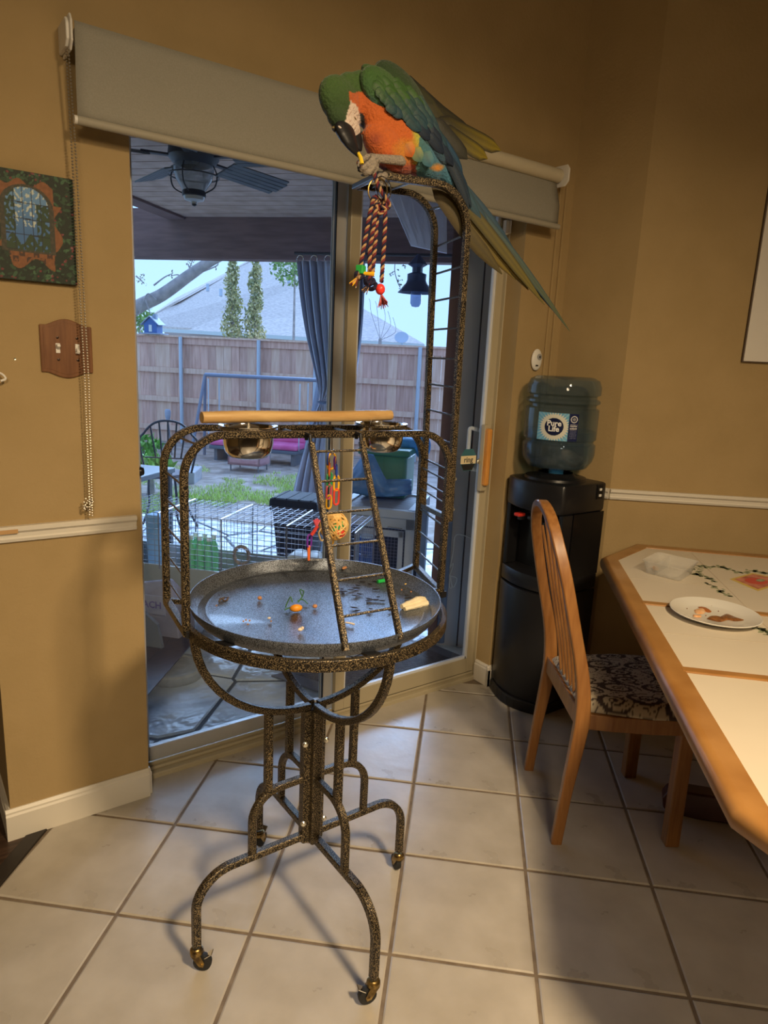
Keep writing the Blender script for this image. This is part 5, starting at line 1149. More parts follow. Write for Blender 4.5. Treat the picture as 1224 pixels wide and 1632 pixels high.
# ---------------------------------------------------------------- yard furniture
SW = 7.7; M_sg = mat('swing_metal', (.22, .25, .33), .5, metal=.3)
def pw(u, v, w_=SW): return PW(u, v, w_)
def grd(p): return V((p.x, p.y, YZ))
swg = thing('garden_swing', 'metal frame garden swing with pink cushions by the fence', 'swing', grd(pw(400, 700)))
TL = pw(327, 597); TRt = pw(508, 606)
MB().tube([TL, TRt], .028, 8).build('top_bar', M_sg, swg, smooth=True)
for T_ in (TL, TRt):
    for s in (-1, 1): MB().tube([T_, grd(T_)+WA*s*.22-UA*.14], .024, 8).build('frame_leg', M_sg, swg, smooth=True)
sl_, sr_ = uw(pw(345, 700))[0], uw(pw(482, 700))[0]; zs = pw(400, 716).z; zt_ = pw(400, 682).z
for x in (sl_-.05, sr_):
    for ww in (-.15, .2): MB().tube([OP(x, SW+ww, TL.z-.05), OP(x, SW+ww, zs+.05)], .010, 6).build('hanger_chain', M_galv, swg)
M_pink = mat('pink_cushion', (.62, .10, .28), .8, col2=(.70, .16, .36), nscale=5)
obox(MB(), sl_, sr_, SW-.25, SW+.25, zs, zs+.05).build('seat_frame', mat('dark_seat', (.12, .14, .17), .6), swg, bev=.01)
um = (sl_+sr_)/2
for a, b in ((sl_, um-.02), (um+.02, sr_)):
    obox(MB(), a, b, SW-.24, SW+.2, zs+.05, zs+.13).build('seat_cushion', M_pink, swg, bev=.03); obox(MB(), a, b, SW+.14, SW+.24, zs+.12, zt_+.02).build('back_cushion', M_pink, swg, bev=.03)
for x in (sl_+.06, sr_-.1): obox(MB(), x, x+.05, SW-.2, SW+.2, zs-.22, zs).build('glider_arm', MATS['dark_seat'], swg)
MB().tube([OP(sl_+.1, SW-.2, zs-.18), OP(sr_-.1, SW-.2, zs-.18)], .012, 6).build('cross_bar', MATS['dark_seat'], swg)
# pink stand
q = PZ(388, 752, YZ); pu, pw_ = uw(q); stp = thing('pink_planter', 'low pink planter stand with thin legs in the yard', 'planter', q); M_pb = mat('pink_clay', (.42, .22, .24), .8, col2=(.50, .30, .32), nscale=12)
hwd = .23; zl, zh = PW(388, 742, pw_).z, PW(388, 729, pw_).z
obox(MB(), pu-hwd, pu+hwd, pw_, pw_+.36, zl, zl+.03).build('tray_floor', M_pb, stp)
for a in ((pu-hwd, pu+hwd, pw_, pw_+.025), (pu-hwd, pu+hwd, pw_+.335, pw_+.36), (pu-hwd, pu-hwd+.025, pw_, pw_+.36), (pu+hwd-.025, pu+hwd, pw_, pw_+.36)): obox(MB(), *a, zl, zh).build('tray_side', M_pb, stp)
for a in (-.2, .2):
    for b in (.03, .33): MB().tube([OP(pu+a, pw_+b, YZ), OP(pu+a, pw_+b, zl)], .010, 6).build('stand_leg', MATS['dark_seat'], stp)
obox(MB(), pu-.12, pu+.12, pw_+.1, pw_+.26, zl+.03, zh+.06).build('soil_block', MATS['dark_seat'], stp)
for (u, v, sx_, sy_, sz, lab, nm) in ((303, 768, .20, .5, .16, 'grey concrete block lying at the lawn edge behind the bistro chair', 'concrete_block'), (425, 742, .10, .14, .17, 'grey stump block right of the pink planter', 'concrete_block'), (228, 722, .18, .12, .10, 'white rock below the hosta plant', 'rock'), (231, 752, .24, .16, .12, 'larger white rock nearer the bistro chair', 'rock')):
    q = PZ(u, v, YZ)
    if nm == 'rock': o = blob(nm, MB().ball(q+ZZ*.03, (sx_, sy_, sz), 14, 10).ball(q+V((.1, .03, .02)), (sx_*.6, sy_*.7, sz*.7), 12, 8), .03, mat('pale_rock', (.55, .62, .62), .8, col2=(.4, .45, .45), nscale=9), None)
    else: o = MB().box(q+ZZ*sz/2, (sx_, sy_, sz), RO@Euler((0, 0, .3)).to_matrix()).build(nm, mat('concrete', (.32, .33, .36), .85, col2=(.40, .41, .43), nscale=9), None, bev=.012)
    tag(o, lab, 'block' if nm != 'rock' else 'rock')
# garden torch
q = PZ(274, 725, YZ); gt = thing('garden_torch', 'slim metal garden torch on a pole before the fence', 'torch', q); zt2 = PN(270, 668, q, (FW.x, FW.y, 0)).z; dq = V((-.05, .0, 0))
MB().tube([q, q+ZZ*(zt2-YZ)+dq], .010, 6).build('pole', MATS['dark_seat'], gt); MB().lathe([(.025, zt2-.02), (.04, zt2+.04), (.045, zt2+.12), (.03, zt2+.15)], V((q.x-.05, q.y, 0)), 14, capt=True).build('torch_head', mat('torch_grey', (.30, .34, .42), .5), gt, smooth=True)
# ---------------------------------------------------------------- patio things
M_iron = mat('wrought_iron', (.035, .033, .038), .5)
bc_ = PW(258, 765, 3.35); bcu, bcw = uw(bc_); bs = thing('bistro_chair', 'dark wrought iron bistro chair with curved back outside', 'chair', V((bc_.x, bc_.y, GZ))); zse = .40
S0 = OP(bcu, bcw)
MB().lathe([(0, zse), (.19, zse), (.205, zse+.012), (.20, zse+.028), (.0, zse+.03)], S0, 28).build('seat', mat('woven_seat', (.17, .15, .16), .8), bs, smooth=True)
fdn = V((FW.x, FW.y, 0)).normalized(); fsd = V((RT.x, RT.y, 0)).normalized()
bl_ = []
for t in np.linspace(-1, 1, 13): bl_.append(S0+fdn*.19+fsd*(.25*t)+ZZ*(.84-.14*t*t*abs(t)-.05*t*t))
MB().tube(smoothpts([S0+fdn*.17-fsd*.20+ZZ*zse]+bl_+[S0+fdn*.17+fsd*.20+ZZ*zse], 3), .010, 8).build('back_frame', M_iron, bs, smooth=True)
for t in (-.6, -.3, 0, .3, .6): MB().bar(S0+fdn*.185+fsd*(.18*t)+ZZ*(zse+.12), S0+fdn*.19+fsd*(.25*t)+ZZ*(.83-.05*t*t-.14*abs(t)**3), .014, .006, fdn).build('back_slat', M_iron, bs)
MB().tube([S0+fdn*.18-fsd*.20+ZZ*(zse+.12), S0+fdn*.18+fsd*.20+ZZ*(zse+.12)], .007, 6).build('back_rail', M_iron, bs)
for a, b in ((-1, -1), (1, -1), (1, 1), (-1, 1)): MB().tube(smoothpts([S0+fsd*a*.15+fdn*b*.13+ZZ*zse, S0+fsd*a*.17+fdn*b*.16+ZZ*.25, S0+fsd*a*.17+fdn*b*.16+ZZ*.1, S0+fsd*a*.24+fdn*b*.2+ZZ*GZ], 4), .010, 7).build('leg', M_iron, bs, smooth=True)
bt_ = PW(240, 760, 2.62); tu, tw2 = uw(bt_); tz = bt_.z; btb = thing('bistro_table', 'edge of a grey patio table at the left of the bistro chair', 'table', V((bt_.x, bt_.y, GZ)))
obox(MB(), tu-.75, tu+.0, tw2-.35, tw2+.35, tz-.02, tz+.02).build('table_top', mat('grey_top', (.14, .155, .17), .5), btb, bev=.006)
for a, b in ((-.045, -.3), (-.045, .3), (-.7, -.3), (-.7, .3)): obox(MB(), tu+a, tu+a+.035, tw2+b-.017, tw2+b+.017, GZ, tz-.02).build('leg', M_iron, btb)
# pet cage
cg_ = thing('pet_cage', 'long wire pet cage with grey plastic tub raised on legs on the patio', 'cage', OP(-.4, 1.6, GZ)); c0, c1x = -1.15, .30; w0_, w1_ = 1.405, 1.81; zt3, zr3, zb3 = .59, .30, .15
M_tub = mat('grey_tub', (.36, .38, .38), .45); M_wire = mat('cage_wire', (.30, .30, .36), .35, metal=.6)
mb = MB()
for a in ((c0, c1x, w0_, w0_+.012), (c0, c1x, w1_-.012, w1_), (c0, c0+.012, w0_, w1_), (c1x-.012, c1x, w0_, w1_)): obox(mb, *a, zb3, zr3)
obox(mb, c0, c1x, w0_, w1_, zb3-.01, zb3); mb.build('tub', M_tub, cg_)
obox(MB(), -1.08, -.93, w0_-.002, w0_, .215, .262).build('maker_label', mat('faded_label', (.30, .31, .33), .5), cg_)
mb = MB(); nv = 0
for i in range(int((c1x-c0)/.042)+1):
    x = c0+i*.042
    for ww in (w0_, w1_): mb.bar(OP(x, ww, zr3), OP(x, ww, zt3), .0022, .0022)
    if i % 1 == 0: mb.bar(OP(x, w0_, zt3), OP(x, w1_, zt3), .0022, .0022)
for z in np.linspace(zr3+.02, zt3, 10):
    for ww in (w0_, w1_): mb.bar(OP(c0, ww, z), OP(c1x, ww, z), .0022, .0022)
for ww in np.linspace(w0_, w1_, 10): mb.bar(OP(c0, ww, zt3), OP(c1x, ww, zt3), .0022, .0022)
for x in (c0, c1x):
    for ww in np.linspace(w0_, w1_, 10): mb.bar(OP(x, ww, zr3), OP(x, ww, zt3), .0022, .0022)
mb.build('wire_mesh', M_wire, cg_, kind='stuff')
for i in range(5):
    x = c0+(c1x-c0)*i/4
    for ww in (w0_, w1_): MB().tube([OP(x, ww, zr3-.02), OP(x, ww, zt3)], .0045, 6).build('frame_wire', M_wire, cg_)
    MB().tube([OP(x, w0_, zt3), OP(x, w1_, zt3)], .0032, 6).build('frame_wire', M_chrome, cg_)
for x in (-1.1, .25):
    for ww in (w0_+.03, w1_-.03): obox(MB(), x-.02, x+.02, ww-.02, ww+.02, GZ, zb3-.01).build('leg', M_tub, cg_)
for i in (1, 2, 3): x = c0+.15+(c1x-c0)*i/4; obox(MB(), x-.018, x+.018, w0_-.006, w0_+.004, .27, .335).build('latch', M_tub, cg_)
gbc = PW(323, 895, 1.62); gu, gw = uw(gbc); M_gb = mat('green_bottle', (.20, .66, .34), .25, col2=(.26, .74, .42), nscale=5); gi = 0
glab = ['nearest left', 'nearest middle', 'nearest right', 'back left', 'back middle', 'back right']
for r in range(2):
    for k in range(3):
        x, y = gu-.055+.055*k, gw-.03+.058*r; t = thing('green_bottle', '%s bottle of the six green plastic bottles in the wire cage' % glab[gi], 'bottle', OP(x, y, zb3), 'green bottles in the wire cage'); gi += 1
        MB().lathe([(0, zb3), (.025, zb3), (.0265, zb3+.02), (.0265, zb3+.19), (.020, zb3+.225), (.012, zb3+.245), (.012, zb3+.262)], OP(x, y), 16).build('bottle_body', M_gb, t, smooth=True); MB().lathe([(.014, zb3+.258), (.014, zb3+.282), (0, zb3+.284)], OP(x, y), 12).build('cap', mat('pale_cap', (.80, .9, .85), .4), t, smooth=True)
wr = PW(385, 885, 1.44); t = top(MB().tube([wr+UA*(.042*math.cos(a))+ZZ*(.048*math.sin(a)) for a in np.linspace(0, 2*PI, 25)[:-1]], .010, 7, closed=True).build('hay_ring', mat('hay', (.30, .24, .20), .95, col2=(.42, .34, .28), nscale=60, bump=.8, bscale=90), None, smooth=True), 'round woven hay ring hanging inside the wire cage', 'pet toy')
hp = PW(490, 892, 1.62); hu, hww = uw(hp); hd = thing('pet_hideout', 'white plastic pet hideout with rounded humps in the cage', 'pet house', OP(hu, hww, zb3))
MB().slab([OP(hu+a, hww-.08, b) for a, b in ((-.20, zb3), (-.12, .30), (-.10, .385), (-.06, .40), (-.02, .385), (.03, .40), (.10, .37), (.16, .30), (.2, zb3))], WA, .16).build('hideout_shell', mat('cloudy_plastic', (.50, .54, .55), .4), hd, bev=.02, smooth=True)
MB().slab([OP(hu+a, hww-.084, b) for a, b in ((-.04, zb3), (-.04, .24), (0, .28), (.04, .24), (.04, zb3))], WA, .006).build('hideout_door', M_tub, hd)
bb_ = PW(252, 860, 1.62); xu, xw = uw(bb_); o = top(MB().add([OP(xu+a, xw+b, z) for z, s in ((zb3, .7), (.53, 1)) for a, b in ((-.045*s, -.06), (.045*s, -.06), (.045*s, .06), (-.045*s, .06))], [(0, 1, 2, 3), (4, 5, 6, 7), (0, 1, 5, 4), (1, 2, 6, 5), (2, 3, 7, 6), (3, 0, 4, 7)]).build('blue_scoop', mat('sky_blue_plastic', (.30, .55, .85), .5), None, bev=.008), 'light blue plastic scoop bin standing in the left end of the cage', 'bin')
# black lidded bin behind the cage
bn = PW(478, 800, 2.35); nu, nw = uw(bn); bin_ = thing('black_bin', 'black wheeled bin with ribbed lid behind the wire cage', 'bin', OP(nu, nw, GZ)); M_bp = mat('bin_black', (.02, .022, .032), .65, spec=.2)
za, zc_ = PW(478, 812, 2.35).z, PW(478, 790, 2.35).z
mb = MB(); bl = []
for z, hu_, hw_ in ((GZ+.02, .10, .09), (za, .14, .13)): bl += [OP(nu+a*hu_, nw+b*hw_, z) for a, b in ((-1, -1), (1, -1), (1, 1), (-1, 1))]
mb.add(bl, [(0, 1, 2, 3), (4, 5, 6, 7), (0, 1, 5, 4), (1, 2, 6, 5), (2, 3, 7, 6), (3, 0, 4, 7)]).build('bin_body', M_bp, bin_, bev=.012)
obox(MB(), nu-.16, nu+.16, nw-.15, nw+.15, za, zc_).build('bin_lid', M_bp, bin_, bev=.022)
for a in np.linspace(-.12, .12, 4): MB().tube([OP(nu+a, nw-.152, za+.01), OP(nu+a, nw-.135, zc_), OP(nu+a, nw+.135, zc_)], .005, 6).build('lid_rib', M_bp, bin_, smooth=True)
for s in (-1, 1): MB().tube([OP(nu+s*.13, nw-.11, GZ+.045), OP(nu+s*.155, nw-.11, GZ+.045)], .05, 16).build('bin_wheel', M_rubber, bin_, smooth=True)
# hutch with tarp covered bin
hW = 2.19; uA = uw(PW(536, 812, hW))[0]; uB = uw(PW(661, 830, hW))[0]; zT = PW(600, 815, hW).z; print('hutch', uA, uB, zT)
ht = thing('rabbit_hutch', 'white framed rabbit hutch with wire door and slatted top on the patio', 'hutch', OP((uA+uB)/2, hW+.25, GZ)); M_hw = mat('white_hutch_wood', (.42, .45, .48), .6, col2=(.48, .51, .54), nscale=6); hd2 = .55
for x in (uA, uB-.055):
    for ww in (hW, hW+hd2-.055): obox(MB(), x, x+.055, ww, ww+.055, GZ, zT).build('post', M_hw, ht, bev=.003)
for a in ((uA, uB, hW-.015, hW+.03, zT-.03, zT+.02), (uA, uB, hW, hW+.03, zT-.10, zT-.03), (uA, uB, hW+hd2-.03, hW+hd2, zT-.05, zT+.02), (uA, uB, hW, hW+.03, GZ+.04, GZ+.10), (uA, uA+.05, hW, hW+hd2, zT-.03, zT+.02), (uB-.05, uB, hW, hW+hd2, zT-.03, zT+.02)): obox(MB(), *a).build('rail', M_hw, ht, bev=.003)
dA, dB = uA+.13, uB-.065
for a in ((dA, dA+.03, hW-.012, hW+.01, GZ+.10, zT-.11), (dB-.03, dB, hW-.012, hW+.01, GZ+.10, zT-.11), (dA, dB, hW-.012, hW+.01, zT-.15, zT-.11), (dA, dB, hW-.012, hW+.01, GZ+.10, GZ+.14)): obox(MB(), *a).build('door_frame', M_hw, ht, bev=.002)
mb = MB()
for x in np.arange(uA+.06, uB-.05, .021): mb.bar(OP(x, hW+.015, GZ+.1), OP(x, hW+.015, zT-.1), .0018, .0018)
for z in np.arange(GZ+.1, zT-.1, .021): mb.bar(OP(uA+.05, hW+.015, z), OP(uB-.05, hW+.015, z), .0018, .0018)
mb.build('wire_panel', M_wire, ht, kind='stuff')
obox(MB(), uA, uB, hW+hd2-.02, hW+hd2, GZ, zT).build('back_board', mat('hutch_dark', (.06, .07, .09), .8), ht); obox(MB(), uA, uA+.02, hW+.05, hW+hd2, GZ+.05, zT-.02).build('side_board', MATS['hutch_dark'], ht)
for k, ww in enumerate(np.arange(hW+.045, hW+hd2-.05, .030)): obox(MB(), uA+.05, uB-.05, ww, ww+.018, zT-.005, zT+.008).build('top_slat', mat('slat_grey', (.20, .21, .24), .6), ht)
MB().tube([PW(618, 840, hW-.02), PW(641, 843, hW-.02)], .006, 8).build('door_bolt', M_chrome, ht)
wb0 = PW(585, 856, hW-.07); o = MB().lathe([(.044, wb0.z), (.044, wb0.z-.30), (.02, wb0.z-.33), (.008, wb0.z-.36)], V((wb0.x, wb0.y, 0)), 20, capt=False).build('water_dispenser', glassmat('blue_glass', (.25, .45, .85), rough=.08, haze=(.06, .18, .55), hz=.9), ht, smooth=True)
MB().lathe([(.044, wb0.z), (.046, wb0.z+.004), (.040, wb0.z+.012), (0, wb0.z+.012)], V((wb0.x, wb0.y, 0)), 20).build('dispenser_cap', mat('pale_blue_cap', (.45, .60, .8), .3), ht, smooth=True)
MB().tube([V((wb0.x, wb0.y, wb0.z-.10))+UA*(.048*math.cos(a))+WA*(.048*math.sin(a)) for a in np.linspace(0, 2*PI, 19)[:-1]], .002, 5, closed=True).build('holder_wire', M_chrome, ht)
gbn = thing('green_storage_bin', 'green plastic storage bin half covered by the blue tarp', 'bin', OP(0, 2.5, zT)); gW = 2.52
ga, gb = uw(PW(575, 740, gW))[0], uw(PW(648, 740, gW))[0]; gzt = PW(615, 718, gW).z
M_gr = mat('bin_green', (.06, .22, .14), .4); z1_ = zT+.02
obox(MB(), ga, gb, gW, gW+.30, z1_, gzt-.03).build('bin_body', M_gr, gbn, bev=.02); obox(MB(), ga-.02, gb+.02, gW-.02, gW+.32, gzt-.035, gzt+.01).build('bin_lid', M_gr, gbn, bev=.012)
for x in (ga+.14, ga+.28, ga+.42):
    if x < gb-.03: obox(MB(), x, x+.012, gW-.006, gW, z1_+.03, gzt-.04).build('bin_rib', M_gr, gbn)
mb = MB(); vs = []; nx, ny = 26, 16; rt_ = random.Random(2)
outline = [(552, 782), (556, 768), (566, 745), (575, 734), (592, 728), (612, 724)]
for i in range(nx+1):
    t = i/nx; ux_ = 551+105*t
    ytop = 776-52*min(1, t*3.6)**.7 if t < .42 else 724+36*min(1, (t-.42)*6)+ (4 if t > .6 else 0); ybot = 783+9*math.sin(t*2.6)
    for j in range(ny+1):
        s = j/ny; w_ = gW-.07-.03*math.sin(PI*s)-.02*mnoise.noise(V((t*7, s*5, 0))); p = PW(ux_, ytop+(ybot-ytop)*s, w_-.08*s); vs.append(p)
mb.add(vs, [(i*(ny+1)+j, (i+1)*(ny+1)+j, (i+1)*(ny+1)+j+1, i*(ny+1)+j+1) for i in range(nx) for j in range(ny)])
M_tarp = mat('blue_tarp', (.05, .16, .38), .45, col2=(.10, .25, .50), nscale=9, bump=.9, bscale=14)
tp_ = mb.build('blue_tarp', M_tarp, None, smooth=True); so = tp_.modifiers.new('s', 'SOLIDIFY'); so.thickness = .004; so.offset = 0; top(tp_, 'crumpled blue tarp draped over the front of the green bin on the hutch', 'tarp')
t2 = blob('blue_cloth', MB().ball(PW(652, 706, 2.75), (.13, .10, .05), 12, 8).ball(PW(674, 712, 2.75), (.06, .05, .09), 12, 8), .012, mat('bright_blue_cloth', (.08, .36, .75), .6, bump=.8, bscale=20), None); top(t2, 'bright blue cloth lying on top of the green bin', 'cloth')
# umbrella base, box, sack, mats
ub = V((.415, .965, 0)); ubt = thing('umbrella_base', 'round grey concrete umbrella base on the patio by the glass', 'umbrella base', (.415, .965, GZ))
MB().lathe([(0, GZ), (.135, GZ), (.14, GZ+.01), (.14, GZ+.04), (.132, GZ+.05), (.112, GZ+.052), (.108, GZ+.044), (0, GZ+.044)], ub, 40).build('base_disc', mat('pale_concrete', (.25, .25, .235), .8, col2=(.32, .32, .30), nscale=20), ubt, smooth=True)
sq = PZ(285, 1040, GZ); su, sww = uw(sq)
mb = MB(); a0, a1_ = uw(PZ(222, 1040, GZ))[0]-.12, su+.01; zsk = PW(262, 930, sww).z
mb.add([OP(a0, sww, GZ), OP(a1_, sww, GZ), OP(a1_, sww+.16, GZ), OP(a0, sww+.16, GZ), OP(a0+.02, sww-.015, GZ+.22), OP(a1_-.01, sww-.015, GZ+.22), OP(a1_-.01, sww+.17, GZ+.22), OP(a0+.02, sww+.17, GZ+.22), OP(a0+.04, sww+.06, zsk-.04), OP(a1_-.09, sww+.06, zsk), OP(a1_-.09, sww+.09, zsk), OP(a0+.04, sww+.09, zsk-.04)],
       [(0, 1, 2, 3)]+[(i, (i+1) % 4, 4+(i+1) % 4, 4+i) for i in range(4)]+[(4+i, 4+(i+1) % 4, 8+(i+1) % 4, 8+i) for i in range(4)]+[(8, 9, 10, 11)])
sk_ = thing('paper_sack', 'lavender paper sack with faded print leaning under the cage', 'sack', OP((a0+a1_)/2, sww, GZ)); mb.build('sack_body', mat('lavender_sack', (.30, .28, .36), .7, col2=(.36, .34, .42), nscale=9, bump=.4, bscale=12), sk_, bev=.008)
obox(MB(), a1_-.24, a1_-.07, sww-.020, sww-.014, GZ+.20, GZ+.30).build('print_panel', mat('sack_print', (.42, .40, .50), .7), sk_, bev=.001)
text_mesh('EACH', .05, .0003, OP(a1_-.155, sww-.0215, GZ+.25), UA, ZZ, .001).build('print_text', mat('sack_ink', (.22, .16, .36), .7), sk_)
cbx = PZ(240, 1050, GZ); cu_, cw_ = uw(cbx); o = MB().slab([OP(cu_-.25, cw_-.03, GZ), OP(cu_+.10, cw_-.03, GZ), OP(cu_+.06, cw_-.03, GZ+.20), OP(cu_-.03, cw_-.03, GZ+.27), OP(cu_-.25, cw_-.03, GZ+.2)], WA, .02).build('grey_board', mat('grey_card', (.17, .18, .19), .8), None); top(o, 'grey pointed board leaning against the paper sack', 'board')
mt = thing('door_mat', 'dark ribbed rubber door mat with plain border outside the door', 'mat', (1.4, .45, GZ)); mp = [(.80, .71), (1.72, .655), (1.80, .225), (1.02, .225)]
M_mat = mat('mat_rubber', (.09, .08, .085), .6, col2=(.13, .115, .12), nscale=40); cm = sum((V(p) for p in mp), V((0, 0)))/4
MB().prism(mp, GZ+.003, GZ+.012).build('mat_border', mat('mat_border', (.14, .135, .15), .6), mt, bev=.002); inm = [cm+(V(p)-cm)*.80 for p in mp]; MB().prism([tuple(p) for p in inm], GZ+.012, GZ+.0145).build('mat_field', M_mat, mt)
mb = MB()
for k in range(30):
    y = .275+.36*k/29; cl = clip([V((.5, y)), V((2.2, y)), V((2.2, y+.006)), V((.5, y+.006))], (0, 1), 9)
    x0_ = None
    def xr(yv):
        xs_ = []
        for i in range(4):
            a, b = inm[i], inm[(i+1) % 4]
            if (a.y-yv)*(b.y-yv) < 0: xs_.append(a.x+(b.x-a.x)*(yv-a.y)/(b.y-a.y))
        return (min(xs_), max(xs_)) if len(xs_) == 2 else None
    r = xr(y)
    if r: mb.bb((r[0], y, GZ+.0145), (r[1], y+.006, GZ+.0185))
mb.build('mat_ribs', M_mat, mt, kind='stuff')
# ================================================================ macaw
BD = 1.487; PXM = BD/FPX
SHR = .72
def BP(u, v, d=0): return PD(u, v, BD+(d+SHR*(u-605))*PXM)
def bproj(p): q = V(p)-CAM; z = q.dot(FW); u = 612+FPX*q.dot(RT)/z; return u, 816-FPX*q.dot(UP)/z, (z-BD)/PXM-SHR*(u-605)
bird = thing('macaw', 'large green, orange and blue macaw bent over, chewing, perched on top of the tall ladder', 'parrot', BP(640, 285))
def ell(mb, u, v, d, ru, rv, rd, ang=0, seg=20):
    a = math.radians(ang); x = RT*math.cos(a)-UP*math.sin(a); y = RT*math.sin(a)+UP*math.cos(a); R = Matrix((x, y, FW)).transposed()
    k = PXM*(BD+(d+SHR*(u-605))*PXM)/BD; sh_ = (FW*1.0); x = (x+FW*(SHR*x.dot(RT))); y = (y+FW*(SHR*y.dot(RT))); R = Matrix((x, y, FW)).transposed()
    mb.ball(BP(u, v, d), (ru*k, rv*k, rd*k), seg, 14, R)
mb = MB()
ell(mb, 545, 163, -2, 35, 39, 31, 20)       # skull
ell(mb, 548, 196, -6, 27, 21, 24, 20)       # face
ell(mb, 565, 150, 4, 28, 30, 29, 40); ell(mb, 585, 152, 5, 32, 36, 32, 45); ell(mb, 600, 175, 5, 36, 42, 36, 45)
ell(mb, 622, 198, 4, 62, 46, 42, 42); ell(mb, 650, 222, 4, 64, 44, 42, 38); ell(mb, 622, 238, 0, 44, 36, 36, 10); ell(mb, 670, 246, 5, 50, 34, 36, 25)
ell(mb, 698, 262, 8, 34, 22, 26, 40); ell(mb, 625, 250, -12, 24, 22, 22, 0); ell(mb, 715, 280, 8, 26, 17, 18, 55)
ell(mb, 640, 150, 8, 50, 32, 34, 35); ell(mb, 600, 128, 8, 26, 14, 22, 20)
def lerp3(a, b, t): t = max(0, min(1, t)); return tuple(x+(y-x)*t for x, y in zip(a, b))
GRN = (.020, .050, .012); GRN2 = (.036, .105, .016); ORG = (.50, .105, .012); RED = (.30, .040, .009); YEL = (.52, .20, .014); BLU = (.035, .13, .20); WHT = (.66, .54, .46); BLK = (.012, .012, .012); TEA = (.05, .15, .14)
def inpoly(x, y, P):
    c = False; n = len(P)
    for i in range(n):
        a, b = P[i], P[i-1]
        if (a[1] > y) != (b[1] > y) and x < (b[0]-a[0])*(y-a[1])/(b[1]-a[1])+a[0]: c = not c
    return c
FACE = [(559, 160), (570, 170), (575, 190), (574, 214), (566, 222), (552, 214), (545, 226), (534, 224), (522, 210), (512, 190), (519, 189), (530, 201), (543, 200), (551, 192), (554, 178)]
DARKT = [(573, 178), (581, 184), (582, 200), (577, 212), (572, 212), (575, 195)]
def bcol(co):
    u, v, d = bproj(co); n = mnoise.noise(V((u*.09, v*.09, d*.05))); n2 = mnoise.noise(V((u*.45, v*.35, d*.2)))
    u2 = u+n*3; v2 = v+n*3
    k = 1+.16*n2
    if d < 14 and inpoly(u, v, FACE):
        # feather lines on the bare face
        if abs(((u*.8+v*.5) % 6)-3) < .45 and u > 556: return (.42, .28, .22)
        return WHT
    if d < 10 and inpoly(u, v, DARKT): return BLK
    # head and nape
    edge = 556+.10*(v-146) if v > 146 else 600
    if u2 < edge and v < 222: return tuple(x*k for x in lerp3((.045, .105, .016), (.016, .040, .010), (v-118)/78))
    if v2 < 146+.06*(u-556) and u < 590: return tuple(x*k for x in lerp3(GRN2, GRN, .4))
    if u2+ .55*(236-v2)*0 > 664+ (265-v2)*.12: 
        gy = math.hypot((u2-697)/13, (v2-267)/7)
        if gy < 1: return tuple(x*k for x in lerp3(YEL, TEA, gy*gy))
        return tuple(x*k for x in lerp3(TEA, BLU, (u-664)/30))
    if v2 < 215-(620-u2)*-.75*0 and (v2 < 120+.80*(u2-560)) and u > 590: return tuple(x*k for x in GRN)
    g = math.hypot((u2-649)/26, (v2-240)/24)
    c = lerp3(ORG, RED, (v2-234)/34)
    if v2 < 185: c = lerp3(ORG, (.40, .08, .015), (185-v2)/60)
    if u2 > 655 and v2 < 262: c = lerp3(c, (.40, .40, .05), (u2-655)/10)
    if g < 1: c = lerp3(YEL, c, g**2)
    g2 = math.hypot((u2-598)/20, (v2-222)/20)
    if g2 < 1: c = lerp3((.26, .045, .015), c, g2)
    return tuple(x*k for x in c)
M_bird = mat('plumage', (1, 1, 1), .75, attr='Col', bump=.55, bscale=190, sheen=.2)
body = blob('body', mb, .0032, M_bird, bird, bcol, 5)
# beak
M_beak = mat('black_beak', (.016, .016, .018), .42, spec=.35)
def chain(mb, pts, n=6):
    for a, b in zip(pts[:-1], pts[1:]):
        for t in np.linspace(0, 1, n): u, v, d, r = [a[k]+(b[k]-a[k])*t for k in range(4)]; ell(mb, u, v, d, r, r, r*.9, 0, 16)
mb = MB(); chain(mb, [(550, 210, -16, 16), (554, 219, -20, 14), (559, 229, -22, 11), (564, 238, -21, 7.5), (569, 246, -18, 4), (573, 252, -15, 1.8)]); blob('upper_beak', mb, .0015, M_beak, bird, None, 8)
mb = MB(); chain(mb, [(564, 212, -4, 12), (568, 220, -4, 10), (571, 229, -4, 7), (573, 237, -4, 4.5)]); blob('lower_beak', mb, .0018, M_beak, bird, None, 6)
mb = MB(); ell(mb, 546, 207, -25, 8, 3.2, 4, 25); blob('cere', mb, .0012, mat('cere_skin', (.55, .46, .40), .6), bird)
for (u, v, d, nm) in ((533, 206, -13, 'eye'), (564, 190, -17, 'eye')):
    e_ = MB(); ell(e_, u, v, d, 4.2, 4.2, 4.2); eo = e_.build(nm, mat('eye_iris', (.16, .12, .05), .25), bird, smooth=True)
    e2_ = MB(); ell(e2_, u+(-.6 if u < 540 else .4), v+.6, d-2.4, 2.4, 2.4, 2.4); e2_.build('pupil', M_black, eo, smooth=True)
